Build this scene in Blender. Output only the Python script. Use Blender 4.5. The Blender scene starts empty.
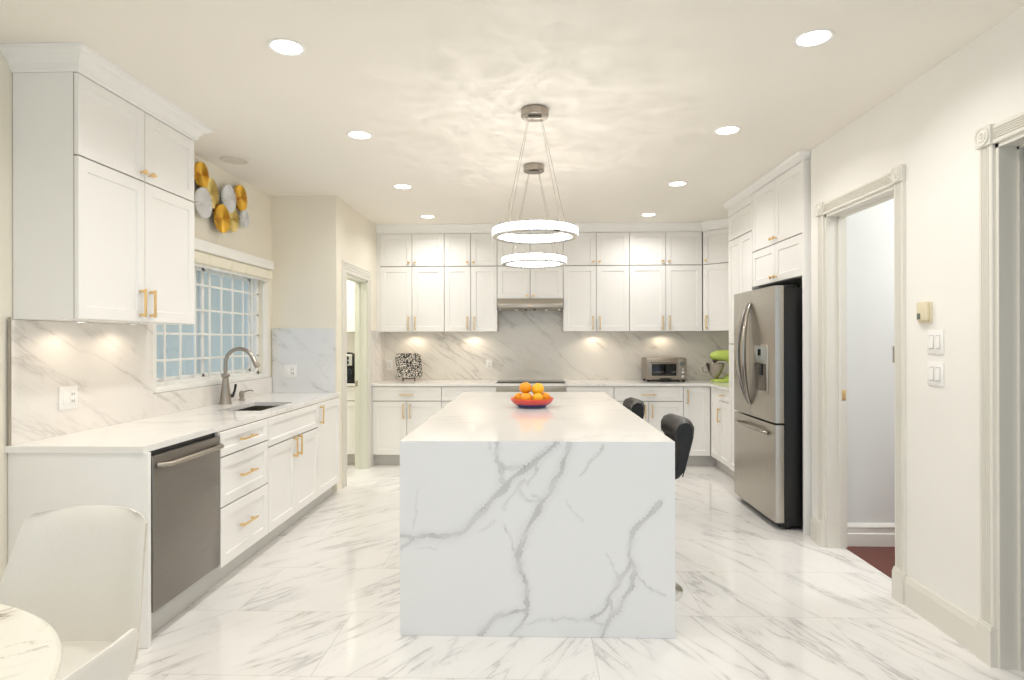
import bpy, bmesh, math, random
import numpy as np
from mathutils import Vector, Matrix, noise as mnoise
random.seed(7)
PI = math.pi
scene = bpy.context.scene
COL = scene.collection

# ------------------------------------------------------------------ camera
YAW, PITCH, ROLL, F, H = 0.03096, 0.00081, -0.00222, 609.2, 1.396
c_, s_ = math.cos(YAW), math.sin(YAW)
R0 = Vector((c_, s_, 0)); F0 = Vector((-s_, c_, 0)); U0 = Vector((0, 0, 1))
F1 = F0*math.cos(PITCH) + U0*math.sin(PITCH); U1 = U0*math.cos(PITCH) - F0*math.sin(PITCH)
R2 = R0*math.cos(ROLL) + U1*math.sin(ROLL); U2 = U1*math.cos(ROLL) - R0*math.sin(ROLL)
cam = bpy.data.cameras.new('camera'); cam_o = bpy.data.objects.new('camera', cam); COL.objects.link(cam_o)
m = Matrix((R2, U2, -F1)).transposed().to_4x4(); m.translation = Vector((0, 0, H))
cam_o.matrix_world = m
cam.sensor_width = 36; cam.lens = F/1024*36; cam.clip_start = 0.05
scene.camera = cam_o

# ------------------------------------------------------------------ world, exposure
W = bpy.data.worlds.new('daylight'); scene.world = W; W.use_nodes = True
bgn = W.node_tree.nodes['Background']
bgn.inputs[0].default_value = (0.72, 0.86, 1.0, 1); bgn.inputs[1].default_value = 1.12
scene.view_settings.view_transform = 'Standard'; scene.view_settings.look = 'None'
scene.view_settings.gamma = 1; scene.view_settings.use_curve_mapping = False
scene.view_settings.exposure = 0.05
scene.cycles.max_bounces = 10; scene.cycles.diffuse_bounces = 6; scene.cycles.glossy_bounces = 4
scene.cycles.transmission_bounces = 6; scene.cycles.sample_clamp_indirect = 6
scene.cycles.caustics_reflective = False; scene.cycles.caustics_refractive = False
P_DOWN, P_PUCK, P_RING, P_HALL, P_PANTRY = 6.3, 3.0, 1.6, 14, 17
WARM = (1.0, 0.975, 0.945); PUCKC = (1.0, .82, .62)

CEIL = 2.735; XL = -2.396; XR = 1.982; YBACK = 7.37; YREAR = -2.2

# ------------------------------------------------------------------ helpers
def srgb(r, g, b):
    f = lambda v: (v/255/12.92) if v/255 <= .04045 else ((v/255+.055)/1.055)**2.4
    return (f(r), f(g), f(b), 1)

def new_mat(name, col, rough=.5, metal=0, spec=.5, emit=None, es=0, coat=0):
    m = bpy.data.materials.new(name); m.use_nodes = True
    b = m.node_tree.nodes['Principled BSDF']
    b.inputs['Base Color'].default_value = col; b.inputs['Roughness'].default_value = rough
    b.inputs['Metallic'].default_value = metal; b.inputs['Specular IOR Level'].default_value = spec
    if coat: b.inputs['Coat Weight'].default_value = coat; b.inputs['Coat Roughness'].default_value = .05
    if emit: b.inputs['Emission Color'].default_value = emit; b.inputs['Emission Strength'].default_value = es
    return m

def noise_mat(name, c1, c2, scale=20, rough=.5, metal=0, stretch=(1, 1, 1), bump=0, rvar=0, detail=3):
    m = new_mat(name, c1, rough, metal); nt = m.node_tree; b = nt.nodes['Principled BSDF']
    tc = nt.nodes.new('ShaderNodeTexCoord'); mp = nt.nodes.new('ShaderNodeMapping'); mp.inputs['Scale'].default_value = stretch
    n = nt.nodes.new('ShaderNodeTexNoise'); n.inputs['Scale'].default_value = scale; n.inputs['Detail'].default_value = detail
    nt.links.new(tc.outputs['Object'], mp.inputs['Vector']); nt.links.new(mp.outputs[0], n.inputs['Vector'])
    mx = nt.nodes.new('ShaderNodeMix'); mx.data_type = 'RGBA'; mx.inputs[6].default_value = c1; mx.inputs[7].default_value = c2
    nt.links.new(n.outputs['Fac'], mx.inputs[0]); nt.links.new(mx.outputs[2], b.inputs['Base Color'])
    if bump:
        bp = nt.nodes.new('ShaderNodeBump'); bp.inputs['Strength'].default_value = bump; bp.inputs['Distance'].default_value = .002
        nt.links.new(n.outputs['Fac'], bp.inputs['Height']); nt.links.new(bp.outputs[0], b.inputs['Normal'])
    if rvar:
        mr = nt.nodes.new('ShaderNodeMapRange'); mr.inputs[3].default_value = rough-rvar; mr.inputs[4].default_value = rough+rvar
        nt.links.new(n.outputs['Fac'], mr.inputs[0]); nt.links.new(mr.outputs[0], b.inputs['Roughness'])
    return m

class NT:
    """tiny helper for node math"""
    def __init__(s, nt): s.nt = nt
    def n(s, t, **k):
        x = s.nt.nodes.new(t)
        for a, v in k.items(): setattr(x, a, v)
        return x
    def put(s, sock, v):
        if hasattr(v, 'is_linked') or hasattr(v, 'links'): s.nt.links.new(v, sock)
        else: sock.default_value = v
    def math(s, op, a, b=None, c=None, clamp=False):
        x = s.n('ShaderNodeMath', operation=op, use_clamp=clamp); s.put(x.inputs[0], a)
        if b is not None: s.put(x.inputs[1], b)
        if c is not None: s.put(x.inputs[2], c)
        return x.outputs[0]
    def comb(s, x, y, z=0.0):
        n = s.n('ShaderNodeCombineXYZ'); s.put(n.inputs[0], x); s.put(n.inputs[1], y); s.put(n.inputs[2], z); return n.outputs[0]
    def noise(s, v, scale, detail=5, dist=0., rough=.55):
        n = s.n('ShaderNodeTexNoise'); s.put(n.inputs['Vector'], v); n.inputs['Scale'].default_value = scale
        n.inputs['Detail'].default_value = detail; n.inputs['Distortion'].default_value = dist; n.inputs['Roughness'].default_value = rough
        return n.outputs['Fac']
    def ridge(s, v, scale, width, detail=5, dist=.4, level=.5):
        n = s.noise(v, scale, detail, dist)
        d = s.math('ABSOLUTE', s.math('SUBTRACT', n, level))
        r = s.math('SUBTRACT', 1.0, s.math('DIVIDE', d, width), clamp=True)
        return s.math('MULTIPLY', r, r)
    def step(s, v, lo, hi):
        m = s.n('ShaderNodeMapRange', clamp=True, interpolation_type='SMOOTHSTEP'); s.put(m.inputs[0], v)
        m.inputs[1].default_value = lo; m.inputs[2].default_value = hi; return m.outputs[0]
    def mix(s, f, a, b):
        m = s.n('ShaderNodeMix', data_type='RGBA'); s.put(m.inputs[0], f); s.put(m.inputs[6], a); s.put(m.inputs[7], b); return m.outputs[2]

def veins(N, a, b, ang, amt=1.0, scale=1.0, seed=0.0, el=1.0, lo=.42, wd=1.0):
    """marble veining in plane coordinates (a, b), running along angle ang (radians or socket)"""
    ca = N.math('COSINE', ang); sa = N.math('SINE', ang)
    u = N.math('ADD', N.math('MULTIPLY', a, ca), N.math('MULTIPLY', b, sa))
    v = N.math('SUBTRACT', N.math('MULTIPLY', b, ca), N.math('MULTIPLY', a, sa))
    p1 = N.comb(N.math('MULTIPLY', u, .55*scale*el), N.math('MULTIPLY', v, 2.1*scale), seed)
    p2 = N.comb(N.math('MULTIPLY', u, .8*scale*el), N.math('MULTIPLY', v, 2.2*scale), seed+4.3)
    big = N.ridge(p1, 1.3, .022*wd, 6, .35)
    soft = N.ridge(p1, 1.3, .10, 6, .35)
    fine = N.ridge(p2, 2.3, .018*wd, 6, .5, .47)
    mask = N.step(N.noise(N.comb(u, v, seed+9.1), 1.5*scale, 2), lo, lo+.2)
    mask2 = N.step(N.noise(N.comb(u, v, seed+19.1), 1.9*scale, 2), lo+.06, lo+.24)
    t = N.math('ADD', N.math('MULTIPLY', N.math('MULTIPLY', big, mask), .75), N.math('MULTIPLY', N.math('MULTIPLY', soft, mask), .22))
    t = N.math('ADD', t, N.math('MULTIPLY', N.math('MULTIPLY', fine, mask2), .4))
    return N.math('MULTIPLY', t, amt, clamp=True)

def marble(name, plane, ang, base, vein, rough=.12, amt=1., scale=1., seed=0., el=1., lo=.42, wd=1.):
    m = new_mat(name, base, rough); N = NT(m.node_tree); b = m.node_tree.nodes['Principled BSDF']
    tc = N.n('ShaderNodeTexCoord'); sp = N.n('ShaderNodeSeparateXYZ'); m.node_tree.links.new(tc.outputs['Object'], sp.inputs[0])
    A, B = [sp.outputs['XYZ'.index(k)] for k in plane]
    t = veins(N, A, B, ang, amt, scale, seed, el, lo, wd)
    m.node_tree.links.new(N.mix(t, base, vein), b.inputs['Base Color'])
    return m

def floor_mat():
    m = new_mat('polished_marble_tile', srgb(232, 230, 226), .06); nt = m.node_tree; N = NT(nt); b = nt.nodes['Principled BSDF']
    tc = N.n('ShaderNodeTexCoord'); sp = N.n('ShaderNodeSeparateXYZ'); nt.links.new(tc.outputs['Object'], sp.inputs[0])
    X, Y = sp.outputs[0], sp.outputs[1]
    ry = N.math('DIVIDE', N.math('SUBTRACT', Y, 3.11-6.0), .6); row = N.math('FLOOR', ry)
    rx = N.math('ADD', N.math('DIVIDE', N.math('SUBTRACT', X, -1.52-12), 1.2), N.math('MULTIPLY', N.math('MODULO', row, 2.0), .5)); colm = N.math('FLOOR', rx)
    wn = N.n('ShaderNodeTexWhiteNoise'); nt.links.new(N.comb(row, colm, 3.0), wn.inputs['Vector'])
    rnd = wn.outputs['Value']
    xc = N.math('MULTIPLY', N.math('SUBTRACT', N.math('ADD', colm, .5), N.math('MULTIPLY', N.math('MODULO', row, 2.0), .5)), 1.2)
    side = N.math('GREATER_THAN', xc, 13.52+.1)
    ang = N.math('ADD', N.math('ADD', .80, N.math('MULTIPLY', side, 1.15)), N.math('MULTIPLY', rnd, .2))
    off = N.math('MULTIPLY', rnd, 31.0)
    t = veins(N, N.math('ADD', X, off), N.math('ADD', Y, N.math('MULTIPLY', off, .7)), ang, .72, 1.6, 0., .5, .34, .9)
    fy = N.math('FRACT', ry); fx = N.math('FRACT', rx)
    dy = N.math('MULTIPLY', N.math('SUBTRACT', .5, N.math('ABSOLUTE', N.math('SUBTRACT', fy, .5))), .6)
    dx = N.math('MULTIPLY', N.math('SUBTRACT', .5, N.math('ABSOLUTE', N.math('SUBTRACT', fx, .5))), 1.2)
    g = N.math('SUBTRACT', 1.0, N.step(N.math('MINIMUM', dx, dy), .0008, .0022))
    c1 = N.mix(t, srgb(239, 237, 234), srgb(178, 175, 175))
    c2 = N.mix(N.math('MULTIPLY', g, .55), c1, srgb(176, 172, 166))
    nt.links.new(c2, b.inputs['Base Color'])
    return m

M = {}
M['wall'] = noise_mat('warm_white_wall_paint', srgb(243, 241, 236), srgb(241, 239, 234), 6, .6)
M['wall_beige'] = noise_mat('cream_wall_paint', srgb(240, 234, 219), srgb(238, 232, 217), 6, .6)
M['ceiling'] = noise_mat('ceiling_paint', srgb(243, 238, 229), srgb(241, 236, 227), 3, .8)
M['hallwall'] = noise_mat('cool_grey_hall_paint', srgb(230, 231, 230), srgb(227, 228, 227), 5, .6)
M['roomwall'] = noise_mat('taupe_room_paint', srgb(176, 166, 148), srgb(170, 160, 142), 5, .7)
M['trim'] = noise_mat('ivory_trim_paint', srgb(229, 226, 217), srgb(226, 223, 214), 8, .4)
M['jamb_green'] = noise_mat('sage_ivory_jamb_paint', srgb(222, 224, 211), srgb(219, 221, 208), 8, .45)
M['white_trim'] = noise_mat('white_trim_paint', srgb(242, 241, 236), srgb(239, 238, 233), 8, .4)
M['cab'] = noise_mat('white_lacquer', srgb(244, 243, 240), srgb(242, 241, 238), 4, .32)
M['gap_shade'] = noise_mat('cabinet_carcass', srgb(150, 138, 120), srgb(142, 130, 112), 4, .6)  # dark tone that paints shade into the gaps between cabinet fronts
M['toe'] = noise_mat('grey_toe_kick', srgb(205, 203, 198), srgb(196, 194, 190), 6, .35)
M['gold'] = noise_mat('brushed_brass', srgb(244, 212, 158), srgb(236, 202, 144), 60, .38, 1.0)
M['goldart'] = noise_mat('polished_gold_leaf', srgb(236, 190, 84), srgb(204, 154, 52), 14, .28, .9)
M['palegold'] = noise_mat('champagne_leaf', srgb(228, 208, 142), srgb(206, 182, 108), 14, .35, .8)
M['whiteart'] = noise_mat('white_enamel_leaf', srgb(232, 232, 232), srgb(224, 224, 224), 14, .45)
M['steel'] = noise_mat('brushed_stainless', srgb(196, 190, 180), srgb(176, 170, 160), 6, .3, 1.0, (30, 30, 1), 0, .06, 4)
M['darksteel'] = noise_mat('smoked_stainless', srgb(168, 158, 146), srgb(150, 141, 130), 8, .32, 1.0, (30, 30, 1))
M['dwsteel'] = noise_mat('dark_stainless', srgb(150, 145, 140), srgb(136, 131, 126), 6, .34, 1.0, (1, 1, 30), 0, .05, 4)
M['nickel'] = noise_mat('brushed_nickel', srgb(178, 170, 160), srgb(160, 152, 142), 40, .28, 1.0)
M['fhandle'] = new_mat('polished_steel_handle', srgb(176, 170, 162), .16, 1.0)
M['chrome'] = new_mat('chrome', srgb(222, 222, 222), .08, 1.0)
M['black'] = noise_mat('black_appliance_paint', srgb(12, 13, 14), srgb(18, 19, 20), 30, .35)
M['blackgloss'] = new_mat('black_glass', srgb(12, 12, 13), .06)
M['blackplastic'] = noise_mat('black_plastic', srgb(22, 22, 23), srgb(30, 30, 31), 40, .45)
M['leather'] = noise_mat('black_leather', srgb(14, 13, 13), srgb(24, 23, 23), 90, .34, 0, (1, 1, 1), .3)
M['plate_white'] = noise_mat('white_plastic', srgb(244, 243, 240), srgb(241, 240, 237), 10, .35)
M['ivory_plastic'] = noise_mat('ivory_plastic', srgb(228, 218, 188), srgb(222, 212, 182), 10, .45)
M['dark'] = new_mat('dark_slot', srgb(60, 56, 52), .6)
M['cream_uph'] = noise_mat('cream_leather', srgb(231, 227, 219), srgb(226, 222, 213), 120, .5, 0, (1, 1, 1), .15)
M['seam'] = noise_mat('cream_piping', srgb(220, 212, 200), srgb(214, 206, 194), 60, .5)
M['lime'] = noise_mat('lime_enamel', srgb(200, 222, 112), srgb(194, 216, 104), 10, .2)
M['screen'] = new_mat('green_lcd', srgb(104, 110, 104), .2)
M['quartz'] = marble('white_quartz', 'XY', .5, srgb(243, 241, 238), srgb(204, 200, 196), .1, .55, .8, 2.)
M['quartz_isl'] = marble('white_quartz_worktop', 'XY', .25, srgb(244, 241, 237), srgb(214, 208, 202), .09, .5, 1.0, 5.)
M['splash_back'] = marble('marble_splashback_slab', 'XZ', -.62, srgb(232, 228, 220), srgb(158, 150, 141), .12, .55, 1.4, 1., .6, .36, 1.2)
M['splash_left'] = marble('marble_splashback_panel', 'YZ', -.5, srgb(236, 232, 226), srgb(176, 171, 166), .12, .52, 1.3, 7., .65, .38, 1.1)
M['table_marble'] = marble('cream_table_marble', 'XY', .9, srgb(236, 232, 220), srgb(136, 122, 92), .15, 1.6, 2.6, 3.)
M['floor'] = floor_mat()
M['wood'] = noise_mat('cherry_wood_floor', srgb(112, 42, 24), srgb(78, 26, 14), 5, .3, 0, (1, 12, 1))
M['lamp'] = new_mat('lit_lamp_lens', (1, 1, 1, 1), .5, emit=(1, .93, .82, 1), es=6.5)
M['lamp_off'] = noise_mat('unlit_lens', srgb(228, 222, 210), srgb(222, 216, 204), 30, .5)
M['led'] = new_mat('led_crystal', (1, 1, 1, 1), .2, emit=(1, .95, .88, 1), es=6.5)
M['outside'] = noise_mat('neighbour_siding', srgb(200, 211, 220), srgb(178, 192, 204), 2, .8, 0, (1, .3, 4))
M['outlight'] = noise_mat('pale_fence_board', srgb(226, 232, 232), srgb(216, 224, 226), 4, .8)
M['bowl_red'] = None

def glass_mat(name, col=(1, 1, 1, 1), alpha=.12):
    m = bpy.data.materials.new(name); m.use_nodes = True; nt = m.node_tree; nt.nodes.clear()
    o = nt.nodes.new('ShaderNodeOutputMaterial'); mx = nt.nodes.new('ShaderNodeMixShader')
    t = nt.nodes.new('ShaderNodeBsdfTransparent'); g = nt.nodes.new('ShaderNodeBsdfGlossy'); g.inputs['Roughness'].default_value = .02
    t.inputs[0].default_value = col; mx.inputs[0].default_value = alpha
    nt.links.new(t.outputs[0], mx.inputs[1]); nt.links.new(g.outputs[0], mx.inputs[2]); nt.links.new(mx.outputs[0], o.inputs[0])
    return m
M['glass'] = glass_mat('window_glass', (.93, .97, 1, 1), .08)

class MB:
    def __init__(s): s.bm = bmesh.new()
    def _xf(s, vs, mat):
        if mat is not None: bmesh.ops.transform(s.bm, matrix=mat, verts=vs)
    def box(s, x0, x1, y0, y1, z0, z1, bev=0, mat=None, seg=2):
        r = bmesh.ops.create_cube(s.bm, size=1); vs = r['verts']
        for v in vs: v.co = Vector((x0 if v.co.x < 0 else x1, y0 if v.co.y < 0 else y1, z0 if v.co.z < 0 else z1))
        if bev:
            es = list({e for v in vs for e in v.link_edges})
            rr = bmesh.ops.bevel(s.bm, geom=es, offset=bev, segments=seg, profile=.5, affect='EDGES')
            vs = list({v for f in rr['faces'] for v in f.verts} | {v for v in vs if v.is_valid})
        s._xf(vs, mat); return s
    def cyl(s, p0, p1, r0, r1=None, n=24, caps=True):
        r1 = r0 if r1 is None else r1; p0, p1 = Vector(p0), Vector(p1); d = p1-p0
        r = bmesh.ops.create_cone(s.bm, cap_ends=caps, segments=n, radius1=r0, radius2=r1, depth=d.length)
        q = Vector((0, 0, 1)).rotation_difference(d.normalized()).to_matrix().to_4x4()
        s._xf(r['verts'], Matrix.Translation((p0+p1)/2) @ q); return s
    def lathe(s, prof, center=(0, 0, 0), n=40, axis='Z', mat=None):
        vs = []; cx = Vector(center)
        for (r, z) in prof:
            ring = []
            for k in range(n):
                a = 2*PI*k/n; x, y = r*math.cos(a), r*math.sin(a)
                co = {'Z': (x, y, z), 'X': (z, x, y), 'Y': (x, z, y)}[axis]
                ring.append(s.bm.verts.new(Vector(co)+cx))
            vs.append(ring)
        for i in range(len(vs)-1):
            for k in range(n):
                a, b, c, d = vs[i][k], vs[i][(k+1) % n], vs[i+1][(k+1) % n], vs[i+1][k]
                try: s.bm.faces.new((a, b, c, d))
                except ValueError: pass
        for ring, rr in (() if prof[0] == prof[-1] else ((vs[0], prof[0][0]), (vs[-1], prof[-1][0]))):
            if rr > 1e-5:
                try: s.bm.faces.new(ring)
                except ValueError: pass
        s._xf([v for r in vs for v in r], mat)
        bmesh.ops.remove_doubles(s.bm, verts=[v for r in vs for v in r], dist=1e-6)
        return s
    def tube(s, pts, rad, n=12, closed=False, caps=True):
        pts = [Vector(p) for p in pts]; rads = rad if isinstance(rad, (list, tuple)) else [rad]*len(pts)
        rings = []; up = None; N = len(pts)
        for i, p in enumerate(pts):
            a = pts[(i-1) % N] if (closed or i > 0) else p; b = pts[(i+1) % N] if (closed or i < N-1) else p
            t = (b-a).normalized()
            if up is None: up = t.orthogonal().normalized()
            else: up = (up - t*up.dot(t)).normalized()
            w = t.cross(up)
            rings.append([s.bm.verts.new(p + (up*math.cos(2*PI*k/n) + w*math.sin(2*PI*k/n))*rads[i]) for k in range(n)])
        for i in range(N if closed else N-1):
            A, B = rings[i], rings[(i+1) % N]
            for k in range(n): s.bm.faces.new((A[k], A[(k+1) % n], B[(k+1) % n], B[k]))
        if caps and not closed: s.bm.faces.new(rings[0]); s.bm.faces.new(rings[-1])
        return s
    def prism(s, poly, axis, a, b):
        """extrude a 2D polygon along axis from a to b; poly in the other two axes in XYZ order"""
        def co(p, t):
            return {'X': (t, p[0], p[1]), 'Y': (p[0], t, p[1]), 'Z': (p[0], p[1], t)}[axis]
        A = [s.bm.verts.new(co(p, a)) for p in poly]; B = [s.bm.verts.new(co(p, b)) for p in poly]; n = len(poly)
        s.bm.faces.new(A); s.bm.faces.new(B[::-1])
        for i in range(n): s.bm.faces.new((A[i], B[i], B[(i+1) % n], A[(i+1) % n]))
        return s
    def sweep(s, prof, path, closed=False):
        """prof: (out, z) pairs (closed polygon); path: xy points, outward is to the right of travel"""
        P = [Vector(p) for p in path]; rings = []
        for i, p in enumerate(P):
            d0 = (P[i]-P[i-1]).normalized() if i > 0 else (P[1]-P[0]).normalized()
            d1 = (P[i+1]-P[i]).normalized() if i < len(P)-1 else d0
            n0 = Vector((d0.y, -d0.x)); n1 = Vector((d1.y, -d1.x)); mm = (n0+n1); mm = mm/ max(.2, mm.dot(n0))
            rings.append([s.bm.verts.new((p.x+mm.x*o, p.y+mm.y*o, z)) for (o, z) in prof])
        n = len(prof)
        for i in range(len(rings)-1):
            for k in range(n): s.bm.faces.new((rings[i][k], rings[i][(k+1) % n], rings[i+1][(k+1) % n], rings[i+1][k]))
        s.bm.faces.new(rings[0]); s.bm.faces.new(rings[-1][::-1])
        return s
    def xf(s, mat): bmesh.ops.transform(s.bm, matrix=mat, verts=s.bm.verts[:]); return s
    def build(s, name, mat, parent=None, smooth=True, ang=35):
        bmesh.ops.recalc_face_normals(s.bm, faces=s.bm.faces[:])
        me = bpy.data.meshes.new(name); s.bm.to_mesh(me); s.bm.free()
        o = bpy.data.objects.new(name, me); COL.objects.link(o)
        for mm in (mat if isinstance(mat, (list, tuple)) else [mat]): me.materials.append(mm)
        if smooth:
            me.shade_smooth()
            try: me.set_sharp_from_angle(angle=math.radians(ang))
            except Exception: pass
        if parent is not None: o.parent = parent
        return o

def tag(o, label=None, cat=None, group=None, kind=None):
    if label: o['label'] = label
    if cat: o['category'] = cat
    if group: o['group'] = group
    if kind: o['kind'] = kind
    return o
def thing(name, label, cat, loc=(0, 0, 0), rz=0, group=None):
    o = bpy.data.objects.new(name, None); COL.objects.link(o); o.empty_display_size = .1
    o.location = loc; o.rotation_euler = (0, 0, rz); return tag(o, label, cat, group)
def struct(name, mb, mat, **k):
    o = mb.build(name, mat, **k); o['kind'] = 'structure'; return o
def copy_tree(o, parent=None):
    c = o.copy(); COL.objects.link(c); c.parent = parent
    for ch in [x for x in o.children]: copy_tree(ch, c)
    return c

# ------------------------------------------------------------------ the room shell
struct('floor', MB().box(XL-.1, XR+.12, YREAR, YBACK+.1, -.08, 0).box(-3.9, XL-.1, 5.56, YBACK+.1, -.08, 0).box(XR+.12, 2.7, 4.37, YBACK+.1, -.08, 0), M['floor'], smooth=False)
struct('ceiling', MB().box(-3.9, 4.2, YREAR, YBACK+.1, CEIL, CEIL+.1), M['ceiling'], smooth=False)

WY0, WY1, WZ0, WZ1 = 3.815, 5.37, 1.10, 1.985      # window opening
struct('wall_left', MB().box(XL-.16, XL, YREAR, WY0, 0, CEIL).box(XL-.16, XL, WY1, 5.56, 0, CEIL)
       .box(XL-.16, XL, WY0, WY1, 0, WZ0).box(XL-.16, XL, WY0, WY1, WZ1, CEIL), M['wall_beige'], smooth=False)
D3 = (5.828, 6.605, 2.052)
w = MB().box(-3.9, -1.79, 5.56, 5.68, 0, CEIL)
w.box(-1.92, -1.79, 5.68, D3[0], 0, CEIL).box(-1.92, -1.79, D3[1], YBACK, 0, CEIL).box(-1.92, -1.79, D3[0], D3[1], D3[2], CEIL)
struct('wall_closet', w, M['wall_beige'], smooth=False)
struct('wall_back', MB().box(-3.9, 2.7, YBACK, YBACK+.1, 0, CEIL), M['wall'], smooth=False)
struct('wall_pantry', MB().box(-3.95, -3.85, 5.56, YBACK, 0, CEIL), M['wall'], smooth=False)
D1 = (3.362, 4.165, 2.237); D2 = (1.80, 2.659, 2.229); JX = 2.115
w = MB().box(XR, JX, D1[1], 4.37, 0, CEIL).box(XR, JX, D2[1], D1[0], 0, CEIL).box(XR, JX, YREAR, D2[0], 0, CEIL)
w.box(XR, JX, D1[0], D1[1], D1[2], CEIL).box(XR, JX, D2[0], D2[1], D2[2], CEIL)
struct('wall_right', w, M['wall'], smooth=False)
struct('wall_alcove', MB().box(2.6, 2.7, 4.37, YBACK, 0, CEIL).box(JX, 2.6, 4.28, 4.37, 0, CEIL), M['wall'], smooth=False)
struct('wall_hall', MB().box(JX, 4.1, 4.2, 4.28, 0, CEIL).box(4.1, 4.2, 2.9, 4.28, 0, CEIL).box(JX, 4.2, 2.82, 2.9, 0, CEIL), M['hallwall'], smooth=False)
struct('floor_hall', MB().box(2.102, 4.2, 2.82, 4.28, -.08, .002), M['wood'], smooth=False)
struct('wall_den', MB().box(4.1, 4.2, .6, 2.82, 0, CEIL).box(JX, 4.2, .5, .6, 0, CEIL).box(JX+.001, 4.1, 2.78, 2.82, 0, CEIL), M['roomwall'], smooth=False)
struct('floor_den', MB().box(2.102, 4.2, .5, 2.82, -.08, .002), M['wood'], smooth=False)

# baseboards
def base_prof(h=.15, t=.018): return [(0, 0), (t, 0), (t, h-.03), (t*.75, h-.022), (t*.6, h-.008), (t*.35, h), (0, h)]
def baseboard(name, path, h=.15, mat='trim'): return struct(name, MB().sweep(base_prof(h), path), M[mat], ang=25)
# outward is to the right of travel: on the right wall travelling +Y ... outward must be -X, so travel towards -Y... (d=(0,-1): n=(-1,0))
baseboard('baseboard_right', [(XR, D1[0]-.085), (XR, D2[1]+.085)])
baseboard('baseboard_right.001', [(XR, 4.36), (XR, D1[1]+.085)])
baseboard('baseboard_left', [(XL, YREAR), (XL, 2.70)])
o = struct('baseboard_hall', MB().sweep([(0, 0), (.02, 0), (.02, .085), (.014, .09), (.014, .12), (.02, .125), (.02, .135), (.008, .155), (0, .155)], [(JX, 4.2), (4.1, 4.2)]), M['white_trim'], ang=25)

# door casings: fluted boards, rosette blocks, plinths
def flute_prof(w, t=.017, n=5):
    pts = [(0, 0), (0, t*.8), (.006, t)]
    mrg = .014; step = (w-2*mrg)/n
    for k in range(n):
        a = mrg+k*step
        pts += [(a+.002, t), (a+.004, t-.007), (a+step-.004, t-.007), (a+step-.002, t)]
    pts += [(w-.006, t), (w, t*.8), (w, 0)]
    return pts
def cased_door(idx, Y0, Y1, ZT, x, nx, thick, mat, jm, hinge=False, cw=.078, simple=False):
    """opening in a wall at x; nx=-1 when the room is on the -X side"""
    t = thing('door_%d' % idx, None, None, (x, (Y0+Y1)/2, 0)); t['kind'] = 'structure'
    L = lambda Y: Y-(Y0+Y1)/2
    a, b = L(Y0), L(Y1); n = 3 if simple else 5
    pr = flute_prof(cw, .017, n)
    for (ya, sg) in ((a, -1), (b, 1)):
        mb = MB(); mb.prism([(nx*d, ya+sg*u) for (u, d) in pr], 'Z', .17, ZT)
        mb.build('casing', M[mat], t, ang=20)
        if not simple:
            p = MB().box(min(0, nx*.03), max(0, nx*.03), min(ya-sg*.004, ya+sg*(cw+.006)), max(ya-sg*.004, ya+sg*(cw+.006)), 0, .15, .002)
            p.box(min(0, nx*.027), max(0, nx*.027), min(ya-sg*.002, ya+sg*(cw+.004)), max(ya-sg*.002, ya+sg*(cw+.004)), .15, .162, .002)
            p.box(min(0, nx*.023), max(0, nx*.023), min(ya, ya+sg*cw), max(ya, ya+sg*cw), .16, .172, .002)
            p.build('plinth_block', M[mat], t, ang=20)
            yc = ya+sg*cw/2; r = MB().box(min(0, nx*.028), max(0, nx*.028), yc-.044, yc+.044, ZT, ZT+.086, .003)
            r.lathe([(.04, nx*.028), (.04, nx*.034), (.035, nx*.034), (.031, nx*.029), (.024, nx*.029), (.021, nx*.034), (.014, nx*.034), (.010, nx*.030), (.006, nx*.036), (0, nx*.037)], (0, yc, ZT+.043), 32, 'X')
            r.build('rosette_block', M[mat], t, ang=20)
        else:
            MB().prism([(nx*d, ya+sg*u) for (u, d) in pr], 'Z', 0, .17).build('casing', M[mat], t, ang=20)
    mb = MB()
    ex = cw if simple else 0
    # head casing: profile in (x,z), extruded along Y
    mb.prism([(nx*d, ZT+u) for (u, d) in pr], 'Y', a-ex, b+ex); mb.build('head_casing', M[mat], t, ang=20)
    xi = 0; xo = -nx*thick; q0, q1 = sorted((xi+nx*.001, xo))
    j = MB().box(q0, q1, a-.001, a+.018, 0, ZT).box(q0, q1, b-.018, b+.001, 0, ZT).box(q0, q1, a, b, ZT-.018, ZT+.001)
    sx0, sx1 = sorted((-nx*.075, -nx*.092))
    j.box(sx0, sx1, a+.018, a+.03, 0, ZT-.018).box(sx0, sx1, b-.03, b-.018, 0, ZT-.018).box(sx0, sx1, a+.018, b-.018, ZT-.03, ZT-.018)
    j.build('jamb', M[jm], t, smooth=False)
    return t
d = cased_door(1, D1[0], D1[1], D1[2], XR, -1, JX-XR, 'trim', 'trim')
q = (D1[1]-D1[0])/2
o = MB().box(.095, .125, q-.021, q-.018, .99, 1.06, .001).build('strike_plate', M['gold'], d)
MB().cyl((-.004, -q+.022, 1.27), (-.004, -q+.022, 1.36), .006).box(-.002, .03, -q+.017, -q+.0195, 1.27, 1.36).build('hinge', M['nickel'], d)
d = cased_door(2, D2[0], D2[1], D2[2], XR, -1, JX-XR, 'trim', 'trim')
q = (D2[1]-D2[0])/2
MB().box(.093, .128, q-.021, q-.018, .985, 1.045, .001).build('strike_plate', M['gold'], d)
d = cased_door(3, D3[0], D3[1], D3[2], -1.79, 1, .13, 'trim', 'jamb_green', simple=True, cw=.11)
q = (D3[1]-D3[0])/2
MB().box(-.125, -.095, q-.024, q-.018, .90, .96, .001).build('strike_plate', M['nickel'], d)

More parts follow.
